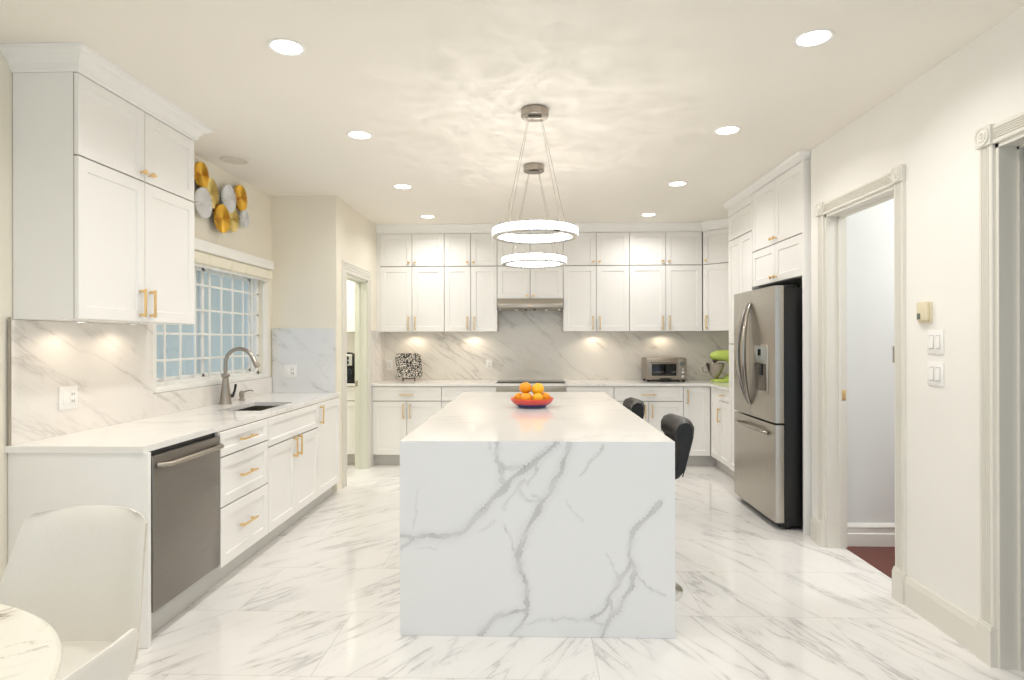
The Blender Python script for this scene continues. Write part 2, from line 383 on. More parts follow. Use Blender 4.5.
# ------------------------------------------------------------------ window in the left wall
win = thing('window_1', None, None, (XL, (WY0+WY1)/2, WZ0)); win['kind'] = 'structure'
hw = (WY1-WY0)/2; hh = WZ1-WZ0
fr = MB()
for (y0, y1, z0, z1) in ((-hw, hw, 0, .03), (-hw, hw, hh-.04, hh), (-hw, -hw+.03, 0, hh), (hw-.05, hw, 0, hh)): fr.box(-.13, -.03, y0, y1, z0, z1, .003)
fr.build('window_frame', M['white_trim'], win)
cy = 4.47-(WY0+WY1)/2
sa = MB()
for (ya, yb, xx) in ((-hw+.03, cy+.035, -.07), (cy-.035, hw-.05, -.10)):
    for (y0, y1, z0, z1) in ((ya, yb, .03, .055), (ya, yb, hh-.065, hh-.04), (ya, ya+.035, .03, hh-.04), (yb-.035, yb, .03, hh-.04)): sa.box(xx-.014, xx+.014, y0, y1, z0, z1, .003)
sa.build('sash', M['white_trim'], win)
MB().box(-.072, -.068, -hw+.05, cy, .05, hh-.05).build('pane', M['glass'], win, smooth=False)
MB().box(-.102, -.098, cy, hw-.07, .05, hh-.05).build('pane', M['glass'], win, smooth=False)
gr = MB()
for Y in (3.967, 4.15, 4.335, 4.535, 4.71, 4.89, 5.07, 5.235): yy = Y-(WY0+WY1)/2; gr.box(-.040, -.028, yy-.010, yy+.010, .0, hh, .003)
for Z in (1.27, 1.447, 1.625, 1.81): gr.box(-.042, -.030, -hw, hw, Z-WZ0-.008, Z-WZ0+.008, .003)
gr.build('security_grille', M['white_trim'], win)
sl = MB().box(-.03, .012, -hw-.01, hw+.115, -.035, 0, .004).box(-.002, .010, hw, hw+.11, 0, hh+.09, .003).box(-.002, .010, -hw-.045, -hw, -.03, hh+.09, .003).box(-.03, 0, -hw, hw, -.001, .006)
sl.build('window_casing', M['white_trim'], win)
co = thing('window_cornice', 'white boxed cornice ledge mounted above the left window', 'cornice', (XL, 4.55, 2.03))
MB().box(0, .10, -.84, .83, 0, .075, .004).build('fascia', M['white_trim'], co)
sh = thing('roller_shade', 'rolled-up cream window shade with faint wavy marks under the cornice', 'window shade', (XL, 4.6, 1.945))
cm = marble('cream_shade_fabric', 'YZ', 1.2, srgb(238, 232, 214), srgb(206, 196, 160), .7, .8, 3., 11.)
MB().box(.012, .075, -.80, .82, 0, .085, .012, seg=3).build('cassette', cm, sh)
MB().box(.03, .05, -.79, .81, -.018, .002, .004).build('bottom_rail', M['white_trim'], sh)

# outside the window: the neighbouring house and a pale board fence
o = MB().box(-5.6, -5.4, 1.5, 14, -.5, 5).build('neighbour_house', M['outside']); tag(o, 'blue-grey wall of the neighbouring house seen through the left window', 'house')
fb = MB()
for k in range(26): fb.box(-4.42, -4.38, 4.2+k*.30, 4.2+k*.30+(.24 if k % 3 else .12), -.4, 1.9, .004)
o = fb.build('board_fence', M['outlight']); tag(o, 'pale vertical board fence outside the left window', 'fence')

# ------------------------------------------------------------------ cabinet builders (local frame: x along the front, front faces -y, z up)
def shaker(x0, x1, z0, z1, name, parent, fw=.058, t=.020, rec=.009, mat='cab'):
    g = .0028; x0 += g; x1 -= g; z0 += g; z1 -= g; b = .004
    if z1-z0 < .2: fw = min(fw, .04)
    mb = MB(); bm = mb.bm
    def rect(i, y): return [bm.verts.new((x0+i, y, z0+i)), bm.verts.new((x1-i, y, z0+i)), bm.verts.new((x1-i, y, z1-i)), bm.verts.new((x0+i, y, z1-i))]
    rings = [rect(0, t), rect(0, .0015), rect(.0015, 0), rect(fw, 0), rect(fw+b, rec)]
    bm.faces.new(rings[0][::-1])
    for A, B in zip(rings, rings[1:]):
        for k in range(4): bm.faces.new((A[k], A[(k+1) % 4], B[(k+1) % 4], B[k]))
    bm.faces.new(rings[-1])
    return mb.build(name, M[mat], parent, smooth=False)
def pull(parent, x, z, L, vert, mat='gold'):
    """square bar pull"""
    mb = MB(); r = .0055; s = .030
    if vert:
        mb.box(x-r, x+r, -s-r, -s+r, z-L/2, z+L/2, .0015)
        for zz in (z-L/2+.012, z+L/2-.012): mb.box(x-.007, x+.007, -s, 0, zz-.007, zz+.007, .001)
    else:
        mb.box(x-L/2, x+L/2, -s-r, -s+r, z-r, z+r, .0015)
        for xx in (x-L/2+.03, x+L/2-.03): mb.box(xx-.0065, xx+.0065, -s, 0, z-.0065, z+.0065, .001)
    o = mb.build('handle', M[mat], parent); return o
def knob(parent, x, z):
    mb = MB().cyl((x, 0, z), (x, -.022, z), .0055, n=12).lathe([(0, -.034), (.011, -.034), (.013, -.030), (.013, -.024), (.011, -.020), (0, -.020)], (x, 0, z), 20, 'Y')
    mb.cyl((x-.02, -.028, z), (x+.02, -.028, z), .005, n=10)
    return mb.build('knob', M['gold'], parent)
def cabinet(name, label, cat, loc, rz, w, z0, z1, depth, fronts, toe=0, group=None, gap=.0):
    t = thing(name, label, cat, loc, rz, group)
    b = MB().box(.001+gap, w-.001, .0235, depth, z0, z1)
    MB().box(.003, w-.003, .0203, .0233, z0+.003, z1-.003).build('gap_shade_sheet', M['gap_shade'], t, smooth=False)  # thin dark sheet behind the fronts, stands in for shade in the seams
    b.build('body', M['cab'], t, smooth=False)
    if toe:
        ta, tb_ = toe if isinstance(toe, tuple) else (.001, w-.001)
        MB().box(ta, tb_, .078, depth, 0.001, z0-.001).build('toe_kick', M['toe'], t, smooth=False)
    for f in fronts:
        kind, x0, x1, a, c = f[:5]
        d = shaker(x0, x1, a, c, kind, t)
        for h in f[5:]:
            if h[0] == 'k': knob(d, h[1], h[2])
            elif h[0] == 'v': pull(d, h[1], h[2], h[3], True)
            elif h[0] == 'h': pull(d, h[1], h[2], h[3], False)
    return t

RL = PI/2; RR = -PI/2
XF = -1.732; CT = .92; CB = .89; TZ = .125
# ---- left base run
o = MB().box(XL+.004, -1.738, 2.714, 2.735, 0.001, CB-.001, .001).build('end_panel', M['cab']); tag(o, 'white end panel closing the left base run beside the dishwasher', 'panel')
cabinet('drawer_cabinet', 'white three-drawer base cabinet right beside the dishwasher', 'cabinet', (XF, 3.347, 0), RL, .617, TZ, CB-.001, .655,
        [('drawer', 0, .617, .745, .885, ('h', .30, .815, .20)), ('drawer', 0, .617, .462, .742, ('h', .30, .602, .20)), ('drawer', 0, .617, TZ, .459, ('h', .30, .305, .20))], toe=1)
t = thing('sink_cabinet', 'white two-door sink base cabinet below the left window', 'cabinet', (XF, 3.966, 0), RL)
MB().box(.003, .935, .0203, .0233, TZ+.003, CB-.004).build('gap_shade_sheet', M['gap_shade'], t, smooth=False)  # same painted seam shade behind the sink doors
MB().box(.001, .937, .0235, .04, TZ, CB-.001).box(.001, .02, .04, .655, TZ, CB-.001).box(.918, .937, .04, .655, TZ, CB-.001).box(.02, .918, .04, .655, TZ, TZ+.02).box(.02, .918, .64, .655, TZ+.02, CB-.001).build('body', M['cab'], t, smooth=False)
MB().box(.001, .937, .078, .655, .001, TZ-.001).build('toe_kick', M['toe'], t, smooth=False)
shaker(0, .938, .695, .885, 'false_front', t)
for (a, b, hx) in ((0, .469, .425), (.469, .938, .513)):
    dd = shaker(a, b, TZ, .692, 'door', t); pull(dd, hx, .625, .15, True)
cabinet('narrow_cabinet', 'white single-door base cabinet at the far end of the left run', 'cabinet', (XF, 4.907, 0), RL, .585, TZ, CB-.001, .655,
        [('door', 0, .56, TZ, .885, ('v', .045, .79, .15))], toe=1)

# dishwasher
dw = thing('dishwasher', 'dark stainless dishwasher built in under the left counter', 'dishwasher', (XF, 2.737, 0), RL)
MB().box(.003, .603, .03, .60, .14, CB-.002).build('body', M['black'], dw, smooth=False)
MB().box(.003, .603, .07, .58, .002, .138).build('kickplate', M['toe'], dw, smooth=False)
dr = MB().box(.004, .605, 0, .028, .150, .868, .004).build('door', M['dwsteel'], dw)
hp = [(.035, -.002, .822), (.045, -.030, .822), (.065, -.044, .822), (.30, -.048, .822), (.54, -.044, .822), (.56, -.030, .822), (.57, -.002, .822)]
mb = MB(); mb.tube(hp, .012, 12)
mb.build('handle', M['nickel'], dr, ang=60)

# left worktop with the sink cut-out
SX0, SX1, SY0, SY1 = -2.16, -1.845, 4.10, 4.70
ct = MB()
x0, x1, y0, y1 = XL+.001, -1.751, 2.70, 5.558
ct.box(x0, SX0, y0, y1, CB, CT).box(SX1, x1, y0, y1, CB, CT).box(SX0, SX1, y0, SY0, CB, CT).box(SX0, SX1, SY1, y1, CB, CT)
bmesh.ops.remove_doubles(ct.bm, verts=ct.bm.verts[:], dist=1e-5)
o = ct.build('worktop', M['quartz'], smooth=False); tag(o, 'white quartz worktop along the left wall with an undermount sink cut-out', 'countertop')
sk = thing('kitchen_sink', 'dark undermount stainless sink bowl set in the left worktop', 'sink', ((SX0+SX1)/2, (SY0+SY1)/2, .69))
a, b = (SX1-SX0)/2-.001, (SY1-SY0)/2-.001
MB().box(-a, -a+.004, -b, b, 0, .195).box(a-.004, a, -b, b, 0, .195).box(-a, a, -b, -b+.004, 0, .195).box(-a, a, b-.004, b, 0, .195).box(-a, a, -b, b, -.004, 0).build('basin', M['nickel'], sk, smooth=False)
MB().lathe([(0, .004), (.03, .004), (.042, .001), (.042, 0)], (0, 0, 0)).build('drain', M['chrome'], sk)

# faucet and soap pump
fa = thing('kitchen_faucet', 'brushed nickel gooseneck pull-down faucet behind the left sink', 'faucet', (-2.315, 4.55, CT))
MB().lathe([(0, 0), (.046, 0), (.046, .004), (.043, .012), (.036, .07), (.027, .14), (.021, .195), (.019, .205), (0, .205)]).build('base', M['nickel'], fa, ang=40)
MB().lathe([(0, .20), (.022, .20), (.030, .206), (.032, .215), (.030, .224), (.024, .232), (0, .232)]).box(-.012, .012, -.044, .044, .207, .223, .004).build('collar', M['nickel'], fa, ang=40)
pts = [(0, 0, .23), (0, 0, .30)]
for k in range(0, 13):
    a = PI*(1-k/12*.87); pts.append((.108+.108*math.cos(a), 0, .308+.110*math.sin(a)))
MB().tube(pts, [.014]*len(pts), 16).build('spout', M['nickel'], fa, ang=60)
e = Vector(pts[-1]); dirn = (e-Vector(pts[-2])).normalized()
MB().tube([e-dirn*.005, e+dirn*.01, e+dirn*.06, e+dirn*.085], [.013, .016, .021, .019], 16).build('spray_head', M['nickel'], fa, ang=50)
lv = MB(); lv.tube([(.02, .02, .055), (.035, .045, .06)], .014, 14); lv.tube([(.035, .047, .062), (.042, .060, .10), (.046, .068, .145)], [.010, .008, .010], 12)
lv.build('lever', M['blackplastic'], fa, ang=60)
so = thing('soap_pump', 'small nickel soap dispenser pump beside the faucet', 'soap dispenser', (-2.325, 4.83, CT))
MB().lathe([(0, 0), (.026, 0), (.026, .004), (.020, .009), (.018, .03), (.021, .035), (.021, .062), (.014, .074), (0, .078)]).build('base', M['nickel'], so, ang=45)
MB().tube([(0, 0, .060), (.03, 0, .072), (.07, .0, .082), (.095, 0, .074)], [.007, .006, .0055, .005], 10).build('nozzle', M['nickel'], so, ang=60)

# ---- left upper cabinet
XU = -2.084; Z0, Z1, Z2 = 1.499, 2.256, 2.638
wl = .975
cabinet('wall_cabinet', 'tall white four-door wall cabinet hanging on the left wall beside the window', 'cabinet', (XU, 2.743, 0), RL, wl, Z0, Z2, .308,
        [('door', 0, wl/2, Z0, Z1, ('v', wl/2-.042, 1.60, .15)), ('door', wl/2, wl, Z0, Z1, ('v', wl/2+.042, 1.60, .15)),
         ('door', 0, wl/2, Z1+.002, Z2, ('k', wl/2-.035, Z1+.045)), ('door', wl/2, wl, Z1+.002, Z2, ('k', wl/2+.035, Z1+.045))])
CROWN = [(-.02, Z2+.001), (.004, Z2+.001), (.008, Z2+.010), (.016, Z2+.014), (.022, Z2+.034), (.038, Z2+.054), (.058, Z2+.066), (.064, Z2+.074), (.076, Z2+.080), (.080, CEIL-.001), (-.02, CEIL-.001)]
struct('trim_1', MB().sweep(CROWN, [(XL+.001, 3.718), (XU, 3.718), (XU, 2.743), (XL+.001, 2.743)][::-1]), M['cab'], ang=20)

# ---- back base run
YF = 6.737
def back_base(x0, x1, label, fronts, name='base_cabinet', toe=1):
    return cabinet(name, label, 'cabinet', (x0, YF, 0), 0, x1-x0, TZ, CB-.001, YBACK-YF-.002, fronts, toe=toe)
w = .777
o = MB().box(-1.789, -1.771, YF+.005, YBACK-.002, .001, CB-.001).build('filler_panel', M['cab'], smooth=False); tag(o, 'narrow white filler strip between the doorway wall and the back cabinets', 'panel')
back_base(-1.770, -.994, 'white base cabinet below the patterned plate, left end of the back wall',
          [('drawer', 0, w, .725, .885, ('h', w/2, .797, .165)), ('door', 0, w/2, TZ, .722, ('v', w/2-.036, .612, .16)), ('door', w/2, w, TZ, .722, ('v', w/2+.036, .612, .16))])
w = .608
back_base(-.993, -.386, 'white drawer cabinet directly left of the cooktop', [('drawer', 0, w, .725, .885), ('drawer', 0, w, .43, .722), ('drawer', 0, w, TZ, .427)], 'drawer_cabinet')
w = .526
back_base(.387, .913, 'white drawer cabinet directly right of the cooktop', [('drawer', 0, w, .725, .885), ('drawer', 0, w, .43, .722), ('drawer', 0, w, TZ, .427)], 'drawer_cabinet')
w = .756
back_base(.914, 1.670, 'white base cabinet with one drawer and two doors, below the toaster oven',
          [('drawer', 0, w, .725, .885, ('h', w/2, .797, .165)), ('door', 0, w/2, TZ, .722, ('v', w/2-.038, .615, .15)), ('door', w/2, w, TZ, .722, ('v', w/2+.038, .615, .15))])
w = .294
back_base(1.671, 1.965, 'narrow white one-door base cabinet in the back right corner', [('door', 0, w, TZ, .885, ('v', .045, .775, .15))], 'narrow_cabinet', toe=(.001, .373))
# oven under the cooktop
ov = thing('built_in_oven', 'stainless built-in oven under the cooktop on the back wall', 'oven', (0, YF, 0))
MB().box(-.382, .383, .022, .60, TZ, CB-.002).build('body', M['black'], ov, smooth=False)
MB().box(-.384, .385, -.004, .022, .815, .886, .003).build('control_panel', M['steel'], ov)
od = MB().box(-.384, .385, -.004, .022, .20, .808, .003).build('door', M['steel'], ov)
MB().box(-.28, .28, -.006, -.003, .33, .66, .002).build('door_glass', M['blackgloss'], od)
MB().tube([(-.30, -.004, .76), (-.30, -.045, .76)], .008).tube([(.30, -.004, .76), (.30, -.045, .76)], .008).tube([(-.33, -.045, .76), (.33, -.045, .76)], .011).build('handle', M['steel'], od)
MB().box(-.382, .383, .075, .60, .002, TZ-.002).build('toe_kick', M['toe'], ov, smooth=False)

# ---- right return base run and tall units
XRB = 1.967; XT = 1.955
cabinet('corner_cabinet', 'white base cabinet with small drawer and door beside the refrigerator tower', 'cabinet', (XRB, YF-.002, 0), RR, .645, TZ, CB-.001, .62,
        [('door', .003, .30, TZ, .885), ('drawer', .30, .645, .765, .885, ('h', .41, .825, .07)), ('door', .30, .645, TZ, .762, ('v', .335, .612, .15))], toe=(-.078, .644))
# worktop of back wall + right return (L)
ct = MB().prism([(-1.789, YF-.022), (XRB-.02, YF-.022), (XRB-.02, 6.092), (2.598, 6.092), (2.598, YBACK-.001), (-1.789, YBACK-.001)], 'Z', CB, CT)
o = ct.build('worktop', M['quartz'], smooth=False); tag(o, 'white quartz worktop running along the back wall into the right corner', 'countertop')
# pantry tower
pw = .64
pt = cabinet('pantry_cabinet', 'tall narrow white pantry cabinet between back corner and refrigerator', 'cabinet', (XT, 6.088, 0), RR, pw, TZ, 2.61, .64,
             [('door', 0, pw, TZ, 1.355, ('v', pw-.05, 1.10, .15)), ('door', 0, pw/2, 1.358, 2.365), ('door', pw/2, pw, 1.358, 2.365), ('door', 0, pw, 2.368, 2.61)], toe=1)
fw_ = 5.441-4.445
fc = cabinet('fridge_cabinet', 'white four-door cabinet built in above the refrigerator', 'cabinet', (XT, 5.441, 0), RR, fw_-.001, 1.858, 2.686, .64,
             [('door', 0, fw_/2, 1.858, 2.165, ('k', fw_/2-.035, 1.90)), ('door', fw_/2, fw_, 1.858, 2.165, ('k', fw_/2+.035, 1.90)),
              ('door', 0, fw_/2, 2.168, 2.686, ('k', fw_/2-.035, 2.21)), ('door', fw_/2, fw_, 2.168, 2.686, ('k', fw_/2+.035, 2.21))])
o = MB().box(XT-.004, 2.598, 4.418, 4.443, .001, 2.686, .001).build('end_panel', M['cab']); tag(o, 'tall white side panel between refrigerator and the right wall', 'panel')
C2 = [(o_, CEIL-(CEIL-z)*.5 if False else z) for (o_, z) in [(-.02, 2.687), (.004, 2.687), (.012, 2.694), (.03, 2.70), (.05, 2.715), (.058, 2.734), (-.02, 2.734)]]
struct('trim_2', MB().sweep(C2, [(XT, 6.088), (XT, 4.418), (2.10, 4.418)]), M['cab'], ang=20)
struct('trim_3', MB().box(XT+.0, 2.55, 5.45, 6.088, 2.612, 2.686), M['cab'], smooth=False)

# refrigerator
FY0, FY1, FX, FZ = 4.52, 5.430, 1.783, 1.795
fg = thing('refrigerator', 'stainless French-door refrigerator with black sides and bottom freezer', 'refrigerator', (FX, (FY0+FY1)/2, 0), RR)
hwf = (FY1-FY0)/2
MB().box(-hwf+.003, hwf-.003, .072, .76, .03, FZ-.012, .004).build('body', M['black'], fg)
for sx in (-1, 1):
    MB().cyl((sx*(hwf-.06), .11, 0), (sx*(hwf-.06), .11, .032), .018, .022, 14).build('foot', M['blackplastic'], fg)
MB().box(-hwf+.01, hwf-.01, .06, .11, .015, .06, .003).build('kick_grille', M['blackplastic'], fg)
def bowed(x0, x1, z0, z1, xc, mat, name):
    mb = MB(); n = 14; pts = []
    for k in range(n+1):
        x = x0+(x1-x0)*k/n; u = abs((x)/hwf); y = .006*(u**3)
        pts.append((x, y))
    pts = [(x0, .010+.006*(abs(x0/hwf)**3))]+[(x0+.006 if i == 0 else (x1-.006 if i == n else p[0]), p[1]) for i, p in enumerate(pts)]+[(x1, .010+.006*(abs(x1/hwf)**3)), (x1, .068), (x0, .068)]
    mb.prism(pts, 'Z', z0, z1)
    return mb.build(name, M[mat], fg, ang=50)
split = -.045
dl = bowed(-hwf, split-.002, .785, FZ, 0, 'steel', 'door')
drt = bowed(split+.002, hwf, .785, FZ, 0, 'steel', 'door')
fz = bowed(-hwf, hwf, .055, .770, 0, 'steel', 'freezer_drawer')
def arch(x, lean):
    pts = []; rad = []
    for k in range(21):
        s = k/20; z = .875+.82*s; b = math.sin(PI*s)
        pts.append((x+lean*b*.048-lean*.012, -.002-.075*b**.75, z)); rad.append(.010+.011*b)
    return MB().tube(pts, rad, 12)
arch(split-.034, -1).build('handle', M['fhandle'], dl, ang=70)
arch(split+.034, 1).build('handle', M['fhandle'], drt, ang=70)
pts = [(-.34+.68*k/16, -.004-.045*math.sin(PI*k/16)**.5, .695+.012*math.sin(PI*k/16)) for k in range(17)]
MB().tube(pts, .013, 12).build('handle', M['fhandle'], fz, ang=70)
dx = .197
ds = MB().box(dx-.13, dx+.13, -.006, .012, .98, 1.36, .006).build('dispenser', M['steel'], drt)
MB().box(dx-.115, dx+.115, -.010, -.003, 1.225, 1.345, .003).build('control_panel', new_mat('grey_control_panel', srgb(150, 154, 150), .3), ds)
MB().box(dx-.04, dx+.02, -.0115, -.009, 1.275, 1.325).build('display', M['blackgloss'], ds, smooth=False)
MB().box(dx-.108, dx+.108, -.0095, -.003, 1.01, 1.215, .012).build('recess', new_mat('dispenser_recess', srgb(120, 112, 104), .35, .6), ds)
MB().box(dx+.0, dx+.06, -.024, -.006, 1.125, 1.215, .004).build('paddle', M['blackplastic'], ds)
MB().lathe([(0, -.003), (.012, -.003), (.014, 0), (.014, .003)], (hwf-.09, .008, 1.70), 20, 'Y').build('badge', M['chrome'], drt)
MB().box(hwf-.16, hwf-.02, .09, .18, FZ-.012, FZ+.006, .004).build('hinge_cover', M['blackplastic'], fg)

# ---- back upper cabinets
YU = 7.038; UD = YBACK-YU-.002
def upper(x0, x1, label, kL=.155, name='wall_cabinet', z0=Z0, zs=Z1):
    w = x1-x0; h = w/2
    if z0 == Z0: lo = [('door', 0, h, z0, zs, ('v', h-.040, 1.598, kL)), ('door', h, w, z0, zs, ('v', h+.040, 1.598, kL))]
    else: lo = [('door', 0, h, z0, zs, ('k', h-.036, z0+.035)), ('door', h, w, z0, zs, ('k', h+.036, z0+.035))]
    hi = [('door', 0, h, zs+.003, Z2, ('k', h-.036, zs+.045)), ('door', h, w, zs+.003, Z2, ('k', h+.036, zs+.045))]
    return cabinet(name, label, 'cabinet', (x0, YU, 0), 0, w, z0, Z2, UD, lo+hi)
o = MB().box(-1.789, -1.757, YU+.004, YBACK-.002, Z0, Z2).build('filler_panel', M['cab'], smooth=False); tag(o, 'slim white filler strip left of the back wall cabinets', 'panel')
upper(-1.756, -1.004, 'white wall cabinet above the patterned plate, leftmost on the back wall')
upper(-1.003, -.389, 'white wall cabinet immediately left of the range hood')
upper(-.388, .374, 'short white wall cabinet directly above the range hood', z0=1.877)
upper(.375, 1.134, 'white wall cabinet immediately right of the range hood')
upper(1.135, 1.963, 'white wall cabinet above the toaster oven')
dg = cabinet('corner_wall_cabinet', 'diagonal white wall cabinet in the back right corner', 'cabinet', (1.968, YU-.002, 0), -PI/4, .425, Z0, Z2, .05,
             [('door', 0, .425, Z0, Z1, ('v', .055, 1.598, .155)), ('door', 0, .425, Z1+.003, Z2, ('k', .05, Z1+.045))])
g45 = MB().prism([(1.985, YU+.01), (1.985, YBACK-.002), (2.598, YBACK-.002), (2.598, 6.76), (2.29, 6.76)], 'Z', Z0+.001, Z2-.001)
g45.xf(Matrix.Rotation(PI/4, 4, 'Z') @ Matrix.Translation((-1.968, -(YU-.002), 0))); g45.build('carcass', M['cab'], dg, smooth=False)
CRB = [(o_, z) for (o_, z) in CROWN]
struct('trim_4', MB().sweep(CRB, [(-1.789, YU), (1.966, YU), (2.27, YU-.304), (2.55, YU-.584)]), M['cab'], ang=20)

# range hood
hd = thing('range_hood', 'slim stainless under-cabinet range hood above the cooktop', 'range hood', (-.007, YU, 1.755))
hb = MB().prism([(-.035, .02), (-.035, .065), (-.010, .12), (.305, .12), (.305, .0), (.0, .0)], 'X', -.378, .378).build('body', M['steel'], hd, smooth=False)
MB().box(-.376, .376, -.040, -.033, .022, .062, .003).build('front_panel', M['steel'], hd)
MB().box(-.03, .03, -.044, -.039, .038, .046, .001).build('badge', M['gold'], hd)
for xx in (-.35, -.16, -.05, .05, .19, .34):
    MB().cyl((xx, .02, .002), (xx, .02, -.012), .016 if abs(xx) < .1 else .020, .014, 14).build('knob' if abs(xx) < .1 else 'lamp', M['blackplastic'] if abs(xx) < .1 else M['chrome'], hd)

# cooktop
ck = thing('cooktop', 'black glass cooktop set into the back worktop', 'cooktop', (0, YF+.075, CT))
MB().box(-.385, .385, 0, .50, .0005, .008, .002).build('glass_top', M['blackgloss'], ck)
for (xx, yy, rr) in ((-.21, .14, .10), (.2, .14, .085), (-.2, .37, .075), (.21, .37, .10)):
    MB().lathe([(rr, .0078), (rr, .00815), (rr-.003, .00815), (rr-.003, .0078), (rr, .0078)], (xx, yy, 0), 40).build('burner_ring', M['steel'], ck)

# ---- backsplash slabs
def slab(label, mb, mat): o = mb.build('backsplash', M[mat], smooth=False); return tag(o, label, 'backsplash')
slab('grey-veined marble backsplash slab behind the cooktop along the back wall', MB().box(-1.789, 2.598, YBACK-.021, YBACK-.003, CT+.0005, Z0-.002).box(-.386, .373, YBACK-.021, YBACK-.003, Z0-.002, 1.874), 'splash_back')
slab('marble backsplash slab below the left wall cabinet, around the outlet', MB().box(XL+.001, XL+.015, 2.72, 3.768, CT+.0005, Z0-.002), 'splash_left')
slab('low marble backsplash strip under the left window behind the faucet', MB().box(XL+.001, XL+.015, 3.769, 5.536, CT+.0005, 1.064), 'splash_left')
M['splash_ret'] = marble('cool_marble_slab', 'XZ', -.62, srgb(228, 229, 230), srgb(150, 152, 156), .12, .7, 1.5, 13.)
slab('grey-veined marble backsplash on the short return wall right of the sink', MB().box(XL+.016, -1.80, 5.541, 5.559, CT+.0005, 1.512), 'splash_ret')
slab('small marble backsplash end piece beside the pantry doorway', MB().box(-1.789, -1.775, 6.725, YBACK-.022, CT+.0005, 1.512), 'splash_left')
MB_e = MB().box(XL+.0115, XL+.016, 2.708, 2.7195, CT+.0005, Z0+.01).build('edge_trim', M['steel'], smooth=False); tag(MB_e, 'thin metal edge strip at the near end of the left backsplash', 'edging')

# ---- puck lights under the cabinets
def puck(x, y, label, e=1.0):
    t = thing('puck_light', label, 'light', (x, y, Z0), 0, 'puck lights under the wall cabinets')
    MB().lathe([(0, 0), (.034, 0), (.034, -.006), (.028, -.009), (.026, -.007)], n=28).build('housing', M['chrome'], t)
    MB().lathe([(0, -.0065), (.026, -.0065), (.026, -.008), (0, -.008)], n=28).build('lens', M['lamp'], t)
    l = bpy.data.lights.new('puck_lamp', 'SPOT'); l.energy = P_PUCK*e; l.color = PUCKC; l.spot_size = 2.8; l.spot_blend = .5; l.shadow_soft_size = .03
    lo = bpy.data.objects.new('puck_lamp', l); COL.objects.link(lo); lo.parent = t; lo.location = (0, 0, -.012)
for x, lb in ((-1.39, 'lit puck light under the leftmost back wall cabinet'), (-.69, 'lit puck light under the cabinet just left of the hood'), (.755, 'lit puck light under the cabinet just right of the hood'), (1.555, 'lit puck light above the toaster oven')):
    puck(x, YU+.185, lb)
puck(-2.25, 2.98, 'lit puck light under the left wall cabinet, nearer the camera', .6)
puck(-2.25, 3.38, 'lit puck light under the left wall cabinet, nearer the window', .6)

# ---- outlets and switches
def plate(name, label, cat, loc, rz, w, h, kind, group=None):
    t = thing(name, label, cat, loc, rz, group)
    MB().box(-w/2, w/2, -.006, 0, -h/2, h/2, .002).build('cover_plate', M['plate_white'], t)
    if kind == 'gfci':
        MB().box(-w*.32, -w*.05, -.009, -.005, -h*.28, h*.28, .002).build('switch', M['plate_white'], t)
        MB().box(w*.06, w*.36, -.008, -.005, -h*.30, h*.30, .003).build('socket', M['plate_white'], t)
        MB().box(w*.14, w*.17, -.0085, -.0078, .010, .024).box(w*.25, w*.28, -.0085, -.0078, .010, .024).box(w*.14, w*.17, -.0085, -.0078, -.026, -.012).box(w*.25, w*.28, -.0085, -.0078, -.026, -.012).build('slots', M['dark'], t, smooth=False)
    if kind == 'outlet':
        MB().box(-w*.22, w*.22, -.008, -.005, -h*.30, h*.30, .003).build('socket', M['plate_white'], t)
        MB().box(-w*.1, -w*.06, -.0085, -.0078, .012, .024).box(w*.06, w*.1, -.0085, -.0078, .012, .024).box(-w*.1, -w*.06, -.0085, -.0078, -.026, -.014).box(w*.06, w*.1, -.0085, -.0078, -.026, -.014).build('slots', M['dark'], t, smooth=False)
    if kind == 'switch2':
        for sx in (-1, 1):
            MB().box(sx*w*.2-.017, sx*w*.2+.017, -.0075, -.005, -.034, .034, .001).build('rocker_gap_shade', M['toe'], t)  # grey surround stands in for the shaded gap at each rocker
            r = MB(); r.prism([(-.0075, -.030), (-.012, -.030), (-.0078, .030), (-.0075, .030)], 'X', sx*w*.2-.013, sx*w*.2+.013); r.build('rocker', M['plate_white'], t, smooth=False)
    return t
plate('wall_outlet', 'white double outlet plate on the left marble backsplash', 'outlet', (XL+.0155, 3.06, 1.107), RL, .125, .12, 'gfci')
plate('wall_outlet', 'white double outlet plate on the return wall right of the sink', 'outlet', (-2.215, 5.5405, 1.118), 0, .125, .12, 'gfci')
plate('wall_outlet', 'white single outlet on the back wall left of the cooktop', 'outlet', (-.505, YBACK-.0215, 1.105), 0, .075, .12, 'outlet')
plate('wall_outlet', 'white outlet on the back wall just left of the patterned plate', 'outlet', (-1.715, YBACK-.0215, 1.10), 0, .075, .12, 'outlet')
plate('light_switch', 'upper white double rocker switch on the right wall', 'light switch', (XR-.0005, 3.043, 1.384), RR, .116, .116, 'switch2')
plate('light_switch', 'lower white double rocker switch on the right wall', 'light switch', (XR-.0005, 3.043, 1.228), RR, .116, .116, 'switch2')
th = thing('thermostat', 'small ivory thermostat above the switches on the right wall', 'thermostat', (XR-.0005, 3.115, 1.534), RR)
MB().box(-.052, .046, -.010, 0, -.055, .050, .002).build('base', M['ivory_plastic'], th)
MB().box(-.036, .040, -.028, -.010, -.042, .050, .004).build('cover', M['ivory_plastic'], th)
MB().box(-.030, -.004, -.0295, -.027, -.036, -.006, .001).build('display', M['screen'], th)

